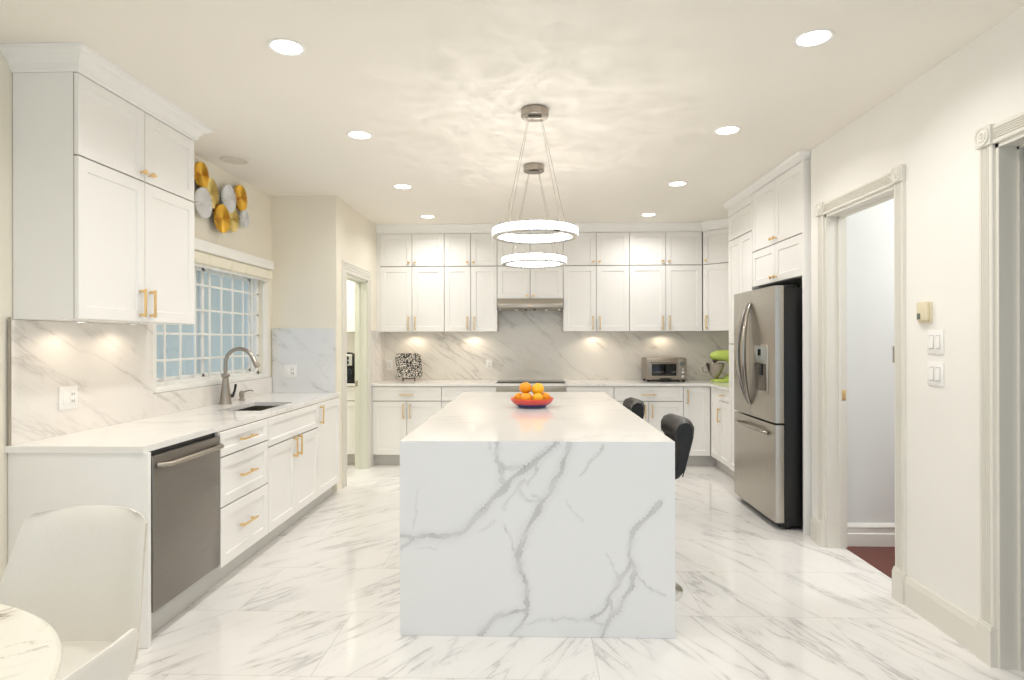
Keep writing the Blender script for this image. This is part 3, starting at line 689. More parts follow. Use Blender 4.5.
# ------------------------------------------------------------------ island
IX0, IX1, IY0, IY1 = -.6225, .672, 2.87, 5.634
isl = thing('kitchen_island', 'white waterfall kitchen island with bold grey veins on its near end', 'kitchen island', ((IX0+IX1)/2, (IY0+IY1)/2, 0))
icx, icy = (IX0+IX1)/2, (IY0+IY1)/2
MB().box(IX0-icx, IX1-icx, IY0-icy+.0302, IY1-icy, CB, CT).build('worktop', M['quartz_isl'], isl, smooth=False)
MB().box(IX0-icx+.02, .02, IY0-icy+.031, IY1-icy-.031, .002, CB-.001).build('base_cabinet', M['cab'], isl, smooth=False)
MB().box(IX0-icx, IX1-icx, IY1-icy-.03, IY1-icy, .001, CB-.001).build('end_panel', M['quartz_isl'], isl, smooth=False)
# near end panel: a dense sheet whose colour attribute holds the hand-traced veins of the stone
VE = [
 (5.5, 1.0, [(530,35),(500,60),(465,95),(430,115),(390,150),(365,175),(330,215),(300,245),(275,275),(250,300),(205,318),(150,315),(100,322),(60,318)]),
 (3, .7, [(100,322),(75,345),(58,360)]),
 (4, .8, [(350,33),(350,70),(360,110),(368,160)]), (3.5, .7, [(350,95),(375,110),(410,112),(440,108),(470,80),(500,50)]),
 (5.5, 1.0, [(565,35),(550,85),(535,125),(515,165),(490,205),(470,240),(445,280),(430,310),(420,345),(412,380),(415,410),(430,440),(437,480),(437,520),(430,540)]),
 (4.5, .95, [(430,535),(400,540),(360,550),(330,570),(310,590),(295,614)]), (3, .8, [(437,545),(420,580),(385,614)]),
 (3, .5, [(432,150),(400,185),(380,205),(370,230)]), (3, .55, [(415,178),(425,200),(455,212),(488,210)]), (3, .5, [(455,190),(480,206)]),
 (4, .85, [(830,215),(800,245),(770,275),(750,300),(742,340),(742,380),(735,410),(710,440),(690,480),(675,510),(650,540),(632,556)]),
 (4.5, .85, [(742,380),(757,420),(745,460),(720,500),(700,535),(680,565),(660,590),(655,614)]), (3, .6, [(683,490),(690,520),(680,548)]),
 (2, .6, [(757,430),(790,455),(820,478),(845,490)]), (1.6, .45, [(675,365),(690,400),(708,435)]), (2, .45, [(440,570),(500,560),(560,558),(635,562),(660,570)]),
 (2.2, .55, [(660,45),(640,80),(610,115),(595,130)]), (1.8, .5, [(370,280),(385,310),(400,350),(412,370)]), (2, .4, [(345,272),(320,285),(295,300)]),
 (1.5, .35, [(112,175),(110,230),(98,300)]), (1.5, .35, [(115,350),(175,350)]), (1.5, .35, [(550,210),(575,235),(600,270)]), (2.5, .5, [(328,35),(326,52)]), (3, .6, [(470,95),(462,130),(440,158)])]
def vein_sheet():
    nx, nz = 400, 284; x0, x1 = IX0-icx, IX1-icx; z0, z1 = .001, CT
    gx = np.linspace(0, 1, nx+1); gz = np.linspace(0, 1, nz+1); U, V = np.meshgrid(gx, gz)
    cu = 60+U*813; cv = 612-V*(612-33)
    # gentle wandering of the lines
    def wob(a, b, s): return 1.35*(np.sin(a/1.9+3*s)*.5*np.sin(b/7+s)+np.sin(a/11+s)*1.6+np.sin(b/9+s*2.1)*1.6+np.sin((a+b)/5.3+s)*1.1+np.sin((a-b)/3.1+2*s)*.7)
    pu = cu+wob(cv, cu, .3); pv = cv+wob(cu, cv, 1.7)
    val = np.zeros_like(cu); soft = np.zeros_like(cu)
    for (wd, st, pl) in VE:
        best = np.full(cu.shape, 1e9); 
        for (a, b) in zip(pl, pl[1:]):
            ax, ay = a; bx, by = b; dx, dy = bx-ax, by-ay; L2 = dx*dx+dy*dy
            t = np.clip(((pu-ax)*dx+(pv-ay)*dy)/L2, 0, 1)
            best = np.minimum(best, np.hypot(pu-ax-t*dx, pv-ay-t*dy))
        mod = .72+.28*np.sin(pu/17+pv/13+wd); k = wd*(.75+.5*(.5+.5*np.sin(pu/29-pv/23+st*9)))
        band = 1/(1+np.exp((best-k)*1.3)); edge = np.exp(-((best-k)/1.0)**2)
        fn = .62+.38*np.sin(pu/4.1+1.7*np.sin(pv/5.3))*np.sin(pv/3.7+1.3*np.sin(pu/6.1))
        val = np.maximum(val, (band*.24+edge*.60*(.35+.65*fn)*(.55+.45*np.sin(pu/8+pv/6)))*st*mod)
        soft = np.maximum(soft, np.exp(-(best/(wd*3.2))**2)*.13*st)
    val = np.clip(val+soft, 0, 1)
    co = np.stack([x0+U*(x1-x0), np.full_like(U, IY0-icy), z0+V*(z1-z0)], -1).reshape(-1, 3)
    idx = np.arange((nx+1)*(nz+1)).reshape(nz+1, nx+1)
    fc = np.stack([idx[:-1, :-1], idx[:-1, 1:], idx[1:, 1:], idx[1:, :-1]], -1).reshape(-1, 4).tolist()
    # back and rim so the panel has its thickness
    n0 = len(co); yb = IY0-icy+.03
    bk = [(x0, yb, z0), (x1, yb, z0), (x1, yb, z1), (x0, yb, z1)]
    co = co.tolist()+bk
    fc.append([n0+1, n0, n0+3, n0+2])
    fc.append([n0, n0+1]+idx[0, ::-1].tolist()); fc.append([n0+2, n0+3]+idx[-1, :].tolist())
    fc.append([n0+3, n0]+idx[:, 0].tolist()); fc.append([n0+1, n0+2]+idx[::-1, -1].tolist())
    me = bpy.data.meshes.new('waterfall_panel'); me.from_pydata(co, [], fc)
    at = me.attributes.new('vein', 'FLOAT', 'POINT'); at.data.foreach_set('value', np.concatenate([val.ravel(), np.zeros(4)]).astype(np.float32))
    o = bpy.data.objects.new('waterfall_panel', me); COL.objects.link(o); o.parent = isl
    m = new_mat('veined_waterfall_quartz', srgb(232, 232, 230), .09); nt = m.node_tree; N = NT(nt)
    a = N.n('ShaderNodeAttribute', attribute_name='vein')
    nt.links.new(N.mix(a.outputs['Fac'], srgb(233, 234, 235), srgb(100, 98, 98)), nt.nodes['Principled BSDF'].inputs['Base Color'])
    me.materials.append(m)
    return o
vein_sheet()

# ------------------------------------------------------------------ fruit bowl and oranges
def bowl_mat():
    m = new_mat('woven_red_blue_bowl', srgb(214, 84, 60), .35); nt = m.node_tree; N = NT(nt); b = nt.nodes['Principled BSDF']
    tc = N.n('ShaderNodeTexCoord'); sp = N.n('ShaderNodeSeparateXYZ'); nt.links.new(tc.outputs['Object'], sp.inputs[0])
    X, Y, Z = sp.outputs
    ang = N.math('ARCTAN2', Y, X)
    wv = N.math('MULTIPLY', N.math('SINE', N.math('MULTIPLY', ang, 60.0)), N.math('SINE', N.math('MULTIPLY', Z, 900.0)))
    wv = N.step(wv, -.2, .4)
    red = N.mix(wv, srgb(214, 84, 70), srgb(176, 52, 62)); blue = N.mix(wv, srgb(58, 56, 120), srgb(120, 70, 110))
    z = N.step(Z, .022, .036); c1 = N.mix(z, blue, red); rim = N.step(Z, .056, .058)
    c2 = N.mix(rim, c1, srgb(226, 92, 50)); nt.links.new(c2, b.inputs['Base Color']); return m
bw = thing('fruit_bowl', 'wide red and blue woven bowl of oranges on the island', 'bowl', (.007, 4.35, CT))
MB().lathe([(.098, .010), (.124, .022), (.144, .040), (.153, .058), (.154, .066), (.149, .067), (.145, .064), (.130, .046), (.105, .028), (.08, .019), (0, .017), (0, .012)], n=64).build('basin', bowl_mat(), bw, ang=50)
MB().lathe([(0, .001), (.100, .001), (.102, .004), (.099, .008), (.096, .0105), (0, .0105)], n=48).build('foot', noise_mat('slate_blue_glaze', srgb(104, 122, 156), srgb(92, 108, 142), 30, .3), bw)
def orange_mat(name, c1, c2): return noise_mat(name, c1, c2, 9, .38, 0, (1, 1, 1), .25, 0, 6)
OM = orange_mat('orange_peel', srgb(252, 176, 36), srgb(246, 156, 20)); OY = orange_mat('yellow_orange_peel', srgb(252, 200, 48), srgb(248, 184, 34))
R = .042
def orange(x, y, z, r, mat, label):
    t = thing('orange', label, 'orange', (.007+x, 4.35+y, CT+z), 0, 'oranges in the bowl')
    mb = MB(); n = 20; prof = []
    for k in range(n+1):
        a = PI*k/n-PI/2; rr = math.cos(a)*r; zz = math.sin(a)*r*.95
        if k == n: rr = 0
        if k > n-3: zz -= (.0012*(k-(n-3)))
        prof.append((abs(rr), zz))
    mb.lathe(prof, n=32); b = mb.build('peel', mat, t, ang=80)
    MB().lathe([(0, r*.95-.006), (.004, r*.95-.006), (.0035, r*.95-.0015), (0, r*.95-.001)], n=8).build('stem_button', noise_mat('stem', srgb(120, 120, 50), srgb(90, 90, 40), 30, .7), t)
    t.rotation_euler = (random.uniform(-.6, .6), random.uniform(-.6, .6), random.uniform(0, 6)); return t
L0 = .017+.042
orange(-.093, .014, .067, .0355, OM, 'orange at the left rim of the bowl, bottom layer')
orange(-.042, -.062, .068, .0395, OM, 'front orange left of centre in the bowl, bottom layer')
orange(.040, -.062, .068, .0395, OY, 'front yellowish orange right of centre, bottom layer')
orange(.094, .010, .069, .0365, OM, 'orange at the right rim of the bowl, bottom layer')
orange(.042, .080, .067, .0385, OM, 'rear right orange in the bowl, bottom layer')
orange(-.040, .080, .067, .0385, OY, 'rear left orange in the bowl, bottom layer')
orange(-.047, .008, .138, .0435, OM, 'deep orange fruit on top of the pile, left one')
orange(.042, .008, .128, .0455, OY, 'yellow orange fruit on top of the pile, right one')

# ------------------------------------------------------------------ toaster oven
to = thing('toaster_oven', 'stainless countertop toaster oven on the back worktop', 'toaster oven', (1.545, 6.985, CT))
MB().box(-.225, .225, .012, .33, .022, .275, .012, seg=3).build('body', M['darksteel'], to)
td = MB().box(-.225, .125, -.004, .012, .045, .262, .004).build('door', M['darksteel'], to)
MB().box(-.17, .108, -.006, -.003, .070, .205, .003).build('door_glass', M['blackgloss'], td)
MB().box(-.16, .098, -.0075, -.0058, .112, .116).build('rack', M['chrome'], td, smooth=False)
MB().tube([(-.18, -.004, .232), (-.18, -.035, .232)], .006).tube([(.10, -.004, .232), (.10, -.035, .232)], .006).tube([(-.20, -.036, .232), (.12, -.036, .232)], .009).build('handle', M['nickel'], td)
tp = MB().box(.127, .225, -.004, .012, .030, .262, .004).build('control_panel', M['darksteel'], to)
MB().box(.148, .205, -.0055, -.003, .185, .225, .002).build('display', M['screen'], tp)
for zz, rr in ((.150, .012), (.112, .018), (.066, .018)):
    MB().lathe([(rr, -.004), (rr, -.020), (rr*.85, -.024), (0, -.024)], (.176, 0, zz), 24, 'Y').build('knob', M['chrome'], tp)
MB().box(-.08, .05, -.006, .012, .024, .040, .003).build('crumb_tray', M['blackplastic'], to)
for sx in (-.2, .2):
    for sy in (.04, .29): MB().cyl((sx, sy, .0005), (sx, sy, .023), .014, .018, 14).build('foot', M['blackplastic'], to)

# ------------------------------------------------------------------ stand mixer
mx = thing('stand_mixer', 'lime green stand mixer with steel bowl on the corner worktop', 'mixer', (2.195, 7.0, CT))
mb = MB().box(-.13, .14, -.095, .095, .001, .035, .014, seg=3); mb.prism([(-.03, .03), (.06, .09), (.16, .20), (.16, .02), (-.03, .02)], 'Y', -.05, .05); mb.build('base', M['lime'], mx)
mb = MB().tube([(.10, 0, .02), (.105, 0, .12), (.10, 0, .20), (.085, 0, .255)], [.062, .05, .05, .056], 24); mb.build('column', M['lime'], mx, ang=60)
pts = [(.155, 0, .295), (.14, 0, .297), (.08, 0, .30), (0, 0, .30), (-.08, 0, .298), (-.135, 0, .294), (-.155, 0, .292)]
mb = MB().tube(pts, [.02, .05, .062, .063, .058, .042, .02], 28); mb.build('motor_head', M['lime'], mx, ang=60)
MB().tube([(-.157, 0, .292), (-.166, 0, .292)], .017, 16).build('hub_cap', M['chrome'], mx)
MB().cyl((-.10, 0, .245), (-.10, 0, .222), .03, .022).cyl((-.10, 0, .225), (-.10, 0, .17), .008).build('beater_shaft', M['nickel'], mx)
bl = MB().lathe([(0, .040), (.034, .040), (.036, .046), (.040, .055), (.075, .12), (.096, .180), (.103, .212), (.107, .214), (.105, .217), (.100, .214), (.092, .18), (.070, .12), (.034, .058), (0, .052)], (-.10, 0, 0), 40).build('bowl', M['nickel'], mx, ang=50)
MB().tube([(-.198, 0, .190), (-.235, 0, .188), (-.243, 0, .16), (-.235, 0, .12), (-.20, 0, .108), (-.172, 0, .115)], .006, 10).build('handle', M['nickel'], bl, ang=60)

# ------------------------------------------------------------------ patterned plate on its easel
def maze_mat():
    m = new_mat('black_white_doodle_glaze', (1, 1, 1, 1), .35); nt = m.node_tree; N = NT(nt); b = nt.nodes['Principled BSDF']
    tc = N.n('ShaderNodeTexCoord'); n = N.n('ShaderNodeTexNoise'); n.inputs['Scale'].default_value = 90; n.inputs['Detail'].default_value = 0; n.inputs['Distortion'].default_value = .6
    nt.links.new(tc.outputs['Object'], n.inputs['Vector'])
    nt.links.new(N.mix(N.step(n.outputs['Fac'], .53, .56), srgb(14, 13, 15), srgb(222, 214, 200)), b.inputs['Base Color']); return m
pl = thing('decorative_plate', 'square black and white patterned plate propped on the back worktop', 'plate', (-1.435, 7.13, CT), .16)
def rrect(w, h, r, n=8):
    out = []
    for (cx, cz, a0) in ((w/2-r, h/2-r, 0), (-w/2+r, h/2-r, PI/2), (-w/2+r, -h/2+r, PI), (w/2-r, -h/2+r, 1.5*PI)):
        for k in range(n+1): a = a0+PI/2*k/n; out.append((cx+r*math.cos(a), cz+r*math.sin(a)))
    return out
mb = MB(); outer = rrect(.30, .29, .045); bm = mb.bm
rings = []
for (sc, y) in ((.96, .012), (1.0, .0), (.995, -.003), (.90, .004), (.70, .008)): rings.append([bm.verts.new((x*sc, y, z*sc)) for (x, z) in outer])
bm.faces.new(rings[0])
for A, B in zip(rings, rings[1:]):
    for k in range(len(A)): bm.faces.new((A[k], A[(k+1) % len(A)], B[(k+1) % len(A)], B[k]))
bm.faces.new(rings[-1])
shear = Matrix(((1, 0, -.10, 0), (0, 1, 0, 0), (0, 0, 1, 0), (0, 0, 0, 1)))
mb.xf(Matrix.Translation((0, 0, .185)) @ Matrix.Rotation(math.radians(-12), 4, 'X') @ shear).build('dish', maze_mat(), pl, ang=40)
es = MB()
for sx in (-.07, .07):
    es.tube([(sx, -.05, .002), (sx, -.045, .03), (sx, -.01, .04), (sx, .04, .03), (sx, .075, .16)], .006, 8)
    es.tube([(sx, -.045, .03), (sx, -.05, .055)], .006, 8)
    es.tube([(sx, .05, .07), (sx*.9, .11, .002)], .005, 8)
es.tube([(-.07, .03, .03), (.07, .03, .03)], .005, 8)
es.build('easel_stand', M['blackplastic'], pl, ang=60)

# ------------------------------------------------------------------ gold and white disc wall sculpture
art = thing('wall_sculpture', 'cluster of ribbed gold and white metal discs hung above the left window', 'wall art', (XL, 4.68, 2.32))
def disc(Y, Z, r, mat, x, cone):
    mb = MB(); bm = mb.bm; n = 72; cen = (x, Y-4.68, Z-2.32); rows = []
    for j, (q, dx) in enumerate(((0.06, .0), (.14, .004), (.55, .006), (1.0, .010 if cone else .006))):
        row = []
        for k in range(n):
            a = 2*PI*k/n; rid = (.008 if k % 2 else -.002)*(q if j else 0)
            rr = q*r*(1 if j < 3 else (1.0 if k % 2 else .965))
            row.append(bm.verts.new((cen[0]+dx+rid, cen[1]+rr*math.cos(a), cen[2]+rr*math.sin(a))))
        rows.append(row)
    c = bm.verts.new((cen[0]+.006, cen[1], cen[2]))
    for k in range(n): bm.faces.new((c, rows[0][k], rows[0][(k+1) % n]))
    for A, B in zip(rows, rows[1:]):
        for k in range(n): bm.faces.new((A[k], B[k], B[(k+1) % n], A[(k+1) % n]))
    back = [bm.verts.new((cen[0]-.004, v.co.y, v.co.z)) for v in rows[-1]]
    for k in range(n): bm.faces.new((rows[-1][k], back[k], back[(k+1) % n], rows[-1][(k+1) % n]))
    bm.faces.new(back)
    return mb.build('disc', M[mat], art, smooth=False)
for (Y, Z, r, mt, x, lb) in ((4.345, 2.585, .086, 'goldart', .042, 'gold'), (4.49, 2.49, .108, 'palegold', .026, 'pale gold'), (4.37, 2.39, .104, 'whiteart', .046, 'white'), (4.735, 2.505, .102, 'whiteart', .046, 'white'),
                         (4.955, 2.56, .100, 'goldart', .030, 'gold'), (4.615, 2.325, .102, 'goldart', .052, 'gold'), (4.82, 2.36, .092, 'palegold', .028, 'pale gold'), (5.00, 2.40, .068, 'whiteart', .044, 'white')):
    Y -= .065; dd = disc(Y, Z, r*1.05, mt, x, mt != 'whiteart'); dd['label'] = lb+' ribbed disc'
rd = MB()
for (a, b) in (((4.345, 2.585), (4.49, 2.49)), ((4.49, 2.49), (4.37, 2.39)), ((4.49, 2.49), (4.615, 2.325)), ((4.615, 2.325), (4.735, 2.505)), ((4.735, 2.505), (4.955, 2.56)), ((4.82, 2.36), (4.955, 2.56)), ((4.615, 2.325), (4.82, 2.36)), ((4.82, 2.36), (5.0, 2.40))):
    rd.tube([(.013, a[0]-4.745, a[1]-2.32), (.013, b[0]-4.745, b[1]-2.32)], .004, 8)
for (a, b, x) in ((4.345, 2.585, .04), (4.49, 2.49, .024), (4.37, 2.39, .044), (4.735, 2.505, .044), (4.955, 2.56, .028), (4.615, 2.325, .05), (4.82, 2.36, .026), (5.0, 2.40, .042)):
    rd.tube([(.001, a-4.745, b-2.32), (x, a-4.745, b-2.32)], .005, 8)
rd.build('rod_frame', M['blackplastic'], art)

# ------------------------------------------------------------------ recessed ceiling lights
def downlight(x, y, label, lit=True, r=.083):
    t = thing('ceiling_light', label, 'ceiling light', (x, y, CEIL), 0, 'lit recessed ceiling lights' if lit else None)
    MB().lathe([(r-.016, -.001), (r-.014, -.004), (r-.004, -.006), (r, -.003), (r, 0), (r-.016, 0)], n=48).build('trim_ring', M['plate_white'] if lit else M['lamp_off'], t)
    MB().lathe([(0, -.0005), (r-.015, -.0005), (r-.015, -.0025), (0, -.0035)], n=48).build('lens', M['lamp'] if lit else M['lamp_off'], t)
    if lit:
        l = bpy.data.lights.new('downlight_lamp', 'AREA'); l.shape = 'DISK'; l.size = .13; l.energy = P_DOWN; l.color = WARM; l.spread = math.radians(150)
        lo = bpy.data.objects.new('downlight_lamp', l); COL.objects.link(lo); lo.parent = t; lo.location = (0, 0, -.008)
rows = ['nearest the camera', 'second from the camera', 'third from the camera', 'closest to the back cabinets']
for side, x in (('left', -1.108), ('right', 1.256)):
    for k, y in enumerate((2.74, 3.925, 5.25, 6.53)): downlight(x, y, 'unseen lit round recessed ceiling light, %s row, %s' % (side, rows[k]))
downlight(-2.19, 4.44, 'unlit round recessed fixture in the ceiling above the window wall', False, .098)
# unseen lights that continue both rows above and behind the camera
for x, s in ((-1.108, 'left'), (1.256, 'right')):
    for y, q in ((1.55, 'overhead'), (.3, 'behind the camera')): downlight(x, y, 'unseen lit round recessed ceiling light, %s row, %s' % (s, q))

# ------------------------------------------------------------------ crystal ring pendants
def pendant(y, zb, label):
    x = .026; t = thing('ring_pendant', label, 'pendant light', (x, y, CEIL), 0, 'crystal ring pendants over the island')
    MB().lathe([(0, 0), (.072, 0), (.074, -.004), (.080, -.006), (.080, -.045), (.076, -.049), (.060, -.049), (.056, -.046), (0, -.046)], n=48).build('canopy', M['nickel'], t, ang=40)
    MB().box(-.035, .035, -.02, .02, -.058, -.047, .004).build('cable_plate', M['nickel'], t)
    zt = zb+.062-CEIL; zb_ = zb-CEIL; Ro, Ri = .250, .212
    MB().lathe([(Ri+.006, zb_), (Ro-.006, zb_), (Ro-.004, zb_+.004), (Ro-.004, zb_+.008), (Ri+.004, zb_+.008), (Ri+.004, zb_+.004), (Ri+.006, zb_)], n=96).build('bottom_rim', M['chrome'], t, ang=40)
    MB().lathe([(Ri+.008, zt-.008), (Ro-.008, zt-.008), (Ro-.006, zt-.003), (Ro-.008, zt), (Ri+.008, zt), (Ri+.006, zt-.003), (Ri+.008, zt-.008)], n=96).build('top_rim', M['chrome'], t, ang=40)
    MB().lathe([(Ri+.012, zb_+.008), (Ro-.012, zb_+.008), (Ro-.012, zt-.008), (Ri+.012, zt-.008), (Ri+.012, zb_+.008)], n=96).build('led_core', M['led'], t)
    cr = MB(); n = 64
    for k in range(n):
        a = 2*PI*(k+.5)/n
        for (rr, half) in ((Ro-.006, .0105), (Ri+.006, .0088)):
            for row in (0, 1):
                z0 = zb_+.009+row*.0225; mt = Matrix.Rotation(a, 4, 'Z') @ Matrix.Translation((rr, 0, z0+.0105))
                cr.box(-.006, .006, -half, half, -.0105, .0105, .003, mt, 1)
    cr.build('crystals', M['crystal'], t, smooth=False)
    for k in range(4):
        a = PI/4+PI/2*k; e = Vector(((Ro+Ri)/2*math.cos(a), (Ro+Ri)/2*math.sin(a), zt)); s = Vector((.05*math.cos(a), .05*math.sin(a), -.046))
        MB().tube([s, e], .0012, 6).build('cable', M['nickel'], t)
    for k in range(3):
        a = 2*PI*(k+.25)/3; l = bpy.data.lights.new('ring_lamp', 'POINT'); l.energy = P_RING; l.color = (1, .955, .90); l.shadow_soft_size = .008
        l.use_nodes = True; nt = l.node_tree; N = NT(nt); em = nt.nodes['Emission']
        tc = N.n('ShaderNodeTexCoord'); v = N.n('ShaderNodeMapping'); nt.links.new(tc.outputs['Normal'], v.inputs[0]); v.inputs['Location'].default_value = (k*3.1, y, 0)
        rg = N.ridge(v.outputs[0], 2.6, .16, 1, 1.8)  # noise put into the lamp strength to imitate light through the crystals
        nt.links.new(N.math('ADD', .62, N.math('MULTIPLY', rg, 1.9)), em.inputs['Strength'])
        lo = bpy.data.objects.new('ring_lamp', l); COL.objects.link(lo); lo.parent = t; lo.location = ((Ro+Ri)/2*math.cos(a), (Ro+Ri)/2*math.sin(a), zt+.008)
cm = new_mat('lit_crystal', (1, 1, 1, 1), .05, emit=(1, .97, .93, 1), es=.9); M['crystal'] = cm
pendant(3.53, 1.990, 'crystal ring pendant nearer the camera over the island')
pendant(4.66, 1.975, 'farther crystal ring pendant hanging over the back of the island')

# ------------------------------------------------------------------ bar stools
def stool():
    t = thing('bar_stool', None, 'bar stool')
    MB().lathe([(0, .012), (.06, .014), (.18, .012), (.222, .006), (.222, .0005), (0, .0005)], n=48).build('base', M['chrome'], t)
    MB().lathe([(.030, .012), (.028, .03), (.028, .34), (.020, .345), (.020, .584), (0, .584), (0, .012)], n=24).build('gas_lift', M['chrome'], t)
    MB().tube([(-.03, 0, .28), (-.12, .10, .27), (-.20, .08, .27), (-.20, -.08, .27), (-.12, -.10, .27), (-.03, 0, .28)], .010, 10).build('footrest', M['chrome'], t)
    s = MB().box(-.22, .135, -.20, .20, .585, .665, .03, seg=4); s.build('seat', M['leather'], t, ang=60)
    # backrest: thick panel leaning outwards (+x), rolled top
    b = MB(); prof = [(.150, .67), (.160, .65), (.185, .66), (.225, .70), (.245, .80), (.268, .875), (.272, .925), (.256, .955), (.226, .965), (.192, .952), (.172, .92), (.172, .880), (.188, .852), (.196, .846), (.186, .80), (.172, .70)]
    n = 12
    rings = []
    for k in range(n+1):
        u = -1+2*k/n; y = .195*u; sc = 1-.55*max(0, abs(u)-.80)**2*25*.25
        cx, cz = .215, .79; cur = -.030*u*u
        rings.append([b.bm.verts.new((cx+(px-cx)*sc+cur, y, cz+(pz-cz)*(1-(1-sc)*.25))) for (px, pz) in prof])
    for A, B in zip(rings, rings[1:]):
        for i in range(len(prof)): b.bm.faces.new((A[i], A[(i+1) % len(prof)], B[(i+1) % len(prof)], B[i]))
    b.bm.faces.new(rings[0]); b.bm.faces.new(rings[-1])
    b.build('backrest', M['leather'], t, ang=50)
    st = MB()
    for sy in (-1, 1):
        st.tube([(.150, sy*.194, .86), (.175, sy*.196, .90), (.20, sy*.194, .945)], .003, 6)
        st.tube([(.235, sy*.194, .88), (.21, sy*.194, .78), (.18, sy*.194, .67)], .003, 6)
    st.build('piping', M['blackplastic'], t)
    return t
s1 = stool(); s1.location = (.622, 3.45, 0); tag(s1, 'black leather bar stool at the near right corner of the island', None, 'bar stools along the island')
s2 = copy_tree(s1); s2.location = (.552, 4.48, 0); tag(s2, 'black leather bar stool farther back along the island', None, 'bar stools along the island')

# ------------------------------------------------------------------ dining table and chairs
tb = thing('dining_table', 'round cream marble dining table cut off by the left edge', 'table', (-1.495, .851, 0))
RT = .648
MB().lathe([(0, .722), (RT-.02, .722), (RT-.004, .728), (RT, .737), (RT-.002, .745), (RT-.010, .75), (0, .75)], n=128).build('tabletop', M['table_marble'], tb, ang=25)
MB().lathe([(0, .001), (.27, .001), (.27, .012), (.20, .03), (.09, .07), (.055, .16), (.05, .45), (.07, .62), (.16, .70), (.20, .7215), (0, .7215)], n=48).build('pedestal', M['plate_white'], tb, ang=40)
def dining_chair(label, loc, rz, wtop=.19, wbot=.235, cur=.075, dz=0):
    """seat faces local -y, back at +y"""
    t = thing('dining_chair', label, 'chair', loc, rz, 'cream dining chairs')
    def shell(mb, th, inset=0):
        nu, nv = 30, 34; F_, B_ = [], []
        for j in range(nv+1):
            v = math.sin(PI/2*j/nv); z = .44+.415*v
            hw = wbot+(wtop-wbot)*v
            if v > .90: q = (v-.90)/.10; hw -= .034*(1-math.sqrt(max(0, 1-q*q)))
            rf, rb = [], []
            for i in range(nu+1):
                u = -1+2*i/nu; x = hw*u
                y = .205+.12*v-cur*abs(u)**3*(1-.35*v); zz = z-.008*u*u*v+dz*v
                e = (1-abs(u)**10)*(1-v**14)
                rf.append(mb.bm.verts.new((x, y-th*.5*e, zz))); rb.append(mb.bm.verts.new((x, y+th*(.5*e)+.004, zz)))
            F_.append(rf); B_.append(rb)
        for G, fl in ((F_, 0), (B_, 1)):
            for j in range(nv):
                for i in range(nu): mb.bm.faces.new((G[j][i], G[j][i+1], G[j+1][i+1], G[j+1][i]))
        for j in range(nv):
            for i in (0, nu): mb.bm.faces.new((F_[j][i], F_[j+1][i], B_[j+1][i], B_[j][i]))
        for i in range(nu):
            for j in (0, nv): mb.bm.faces.new((F_[j][i], F_[j][i+1], B_[j][i+1], B_[j][i]))
        return mb
    shell(MB(), .040).build('backrest', M['cream_uph'], t, ang=70)
    mb = MB(); pts = []
    pts = rrect(.46, .44, .09, 8)
    bm = mb.bm; rs = []
    for (sc, z) in ((.94, .40), (1.0, .412), (1.0, .455), (.965, .470), (.85, .478)): rs.append([bm.verts.new((x*sc, y*sc+.0, z)) for (x, y) in pts])
    bm.faces.new(rs[0]); bm.faces.new(rs[-1])
    for A, B in zip(rs, rs[1:]):
        for k in range(len(A)): bm.faces.new((A[k], A[(k+1) % len(A)], B[(k+1) % len(A)], B[k]))
    mb.build('seat', M['cream_uph'], t, ang=50)
    sm = []
    for k in range(0, 21):
        v = k/20; z = .45+.36*v; sm.append((wbot+(wtop-wbot)*v+.0005, .205+.12*v-cur*(1-.35*v)+.004, z+dz*v))
    MB().tube(sm, .003, 8).build('piping', M['seam'], t)
    for sx in (-1, 1):
        for sy in (-1, 1): MB().tube([(sx*.17, sy*.15, .402), (sx*.205, sy*.195, .0105)], [.014, .009], 12).build('leg', M['nickel'], t)
    return t
dining_chair('cream upholstered dining chair behind the round table, against the counter end', (-1.415, 1.635, 0), .04, .190, .245)
dining_chair('cream upholstered dining chair at the bottom edge, right of the round table', (-1.06, .905, 0), -1.57, .24, .245, .02, .012)

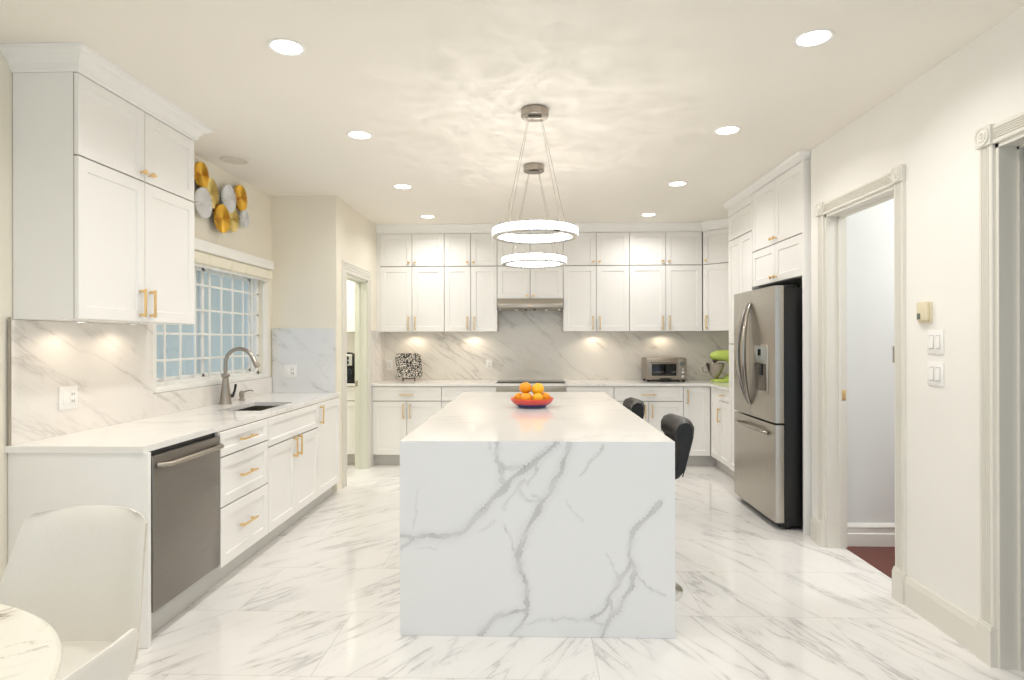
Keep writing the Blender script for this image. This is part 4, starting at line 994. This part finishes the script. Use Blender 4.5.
# ------------------------------------------------------------------ pantry room behind the left doorway
def pantry_lab(o): return o
cabinet('base_cabinet', 'white base cabinet seen through the left doorway, under the air fryer', 'cabinet', (-2.70, 6.76, 0), 0, .775, TZ, CB-.001, .60,
        [('drawer', 0, .775, .725, .885), ('door', 0, .3875, TZ, .722), ('door', .3875, .775, TZ, .722)], toe=1)
o = MB().box(-3.84, -1.921, 6.735, YBACK-.001, CB, CT, .001).build('worktop', M['quartz'], smooth=False); tag(o, 'white worktop inside the room beyond the left doorway', 'countertop')
cabinet('base_cabinet', 'white base cabinet deeper inside the room beyond the left doorway', 'cabinet', (-3.60, 6.76, 0), 0, .898, TZ, CB-.001, .60,
        [('door', 0, .449, TZ, .885), ('door', .449, .898, TZ, .885)], toe=1)
cabinet('wall_cabinet', 'white wall cabinet seen through the left doorway above the air fryer', 'cabinet', (-2.70, 7.0, 0), 0, .775, Z0, Z2, .36,
        [('door', 0, .3875, Z0, Z1), ('door', .3875, .775, Z0, Z1), ('door', 0, .3875, Z1+.003, Z2), ('door', .3875, .775, Z1+.003, Z2)])
af = thing('air_fryer', 'black air fryer with silver dial panel, seen through the left doorway', 'air fryer', (-2.095, 6.90, CT), .25)
MB().lathe([(0, .001), (.105, .001), (.118, .012), (.125, .12), (.120, .22), (.105, .285), (.085, .325), (.05, .343), (0, .347)], n=40).build('body', M['blackplastic'], af, ang=40)
pf = MB(); 
pf.prism([(-.135, .20), (-.112, .31), (-.085, .325), (-.08, .20)], 'X', -.055, .055); pf.build('dial_panel', M['chrome'], af, smooth=False)
for zz, yy in ((.285, -.124), (.235, -.133)): MB().lathe([(.021, 0), (.021, -.012), (.015, -.016), (0, -.016)], (0, yy, zz), 24, 'Y').build('dial', M['blackplastic'], af)
MB().box(-.075, .075, -.137, -.06, .02, .18, .02, seg=3).build('basket', M['blackgloss'], af)
MB().box(-.016, .016, -.20, -.13, .10, .135, .008).build('handle', M['blackplastic'], af)
def added_room_light(name, x, y, e, col, s=.4):
    t = thing('ceiling_light', name, 'ceiling light', (x, y, CEIL))  # unseen lamp, added to brighten a room beyond a doorway
    MB().lathe([(0, -.03), (s/2-.02, -.03), (s/2, -.015), (s/2, 0), (0, 0)], n=40).build('diffuser', M['lamp'], t)
    l = bpy.data.lights.new('added_room_lamp', 'AREA'); l.shape = 'DISK'; l.size = s; l.energy = e; l.color = col
    lo = bpy.data.objects.new('added_room_lamp', l); COL.objects.link(lo); lo.parent = t; lo.location = (0, 0, -.035)
added_room_light('added unseen lamp brightening the room beyond the left doorway', -2.7, 6.35, P_PANTRY, (.97, 1, .96))
added_room_light('added unseen lamp brightening the hallway beyond the right doorway', 3.0, 3.55, P_HALL, (.97, .99, 1))
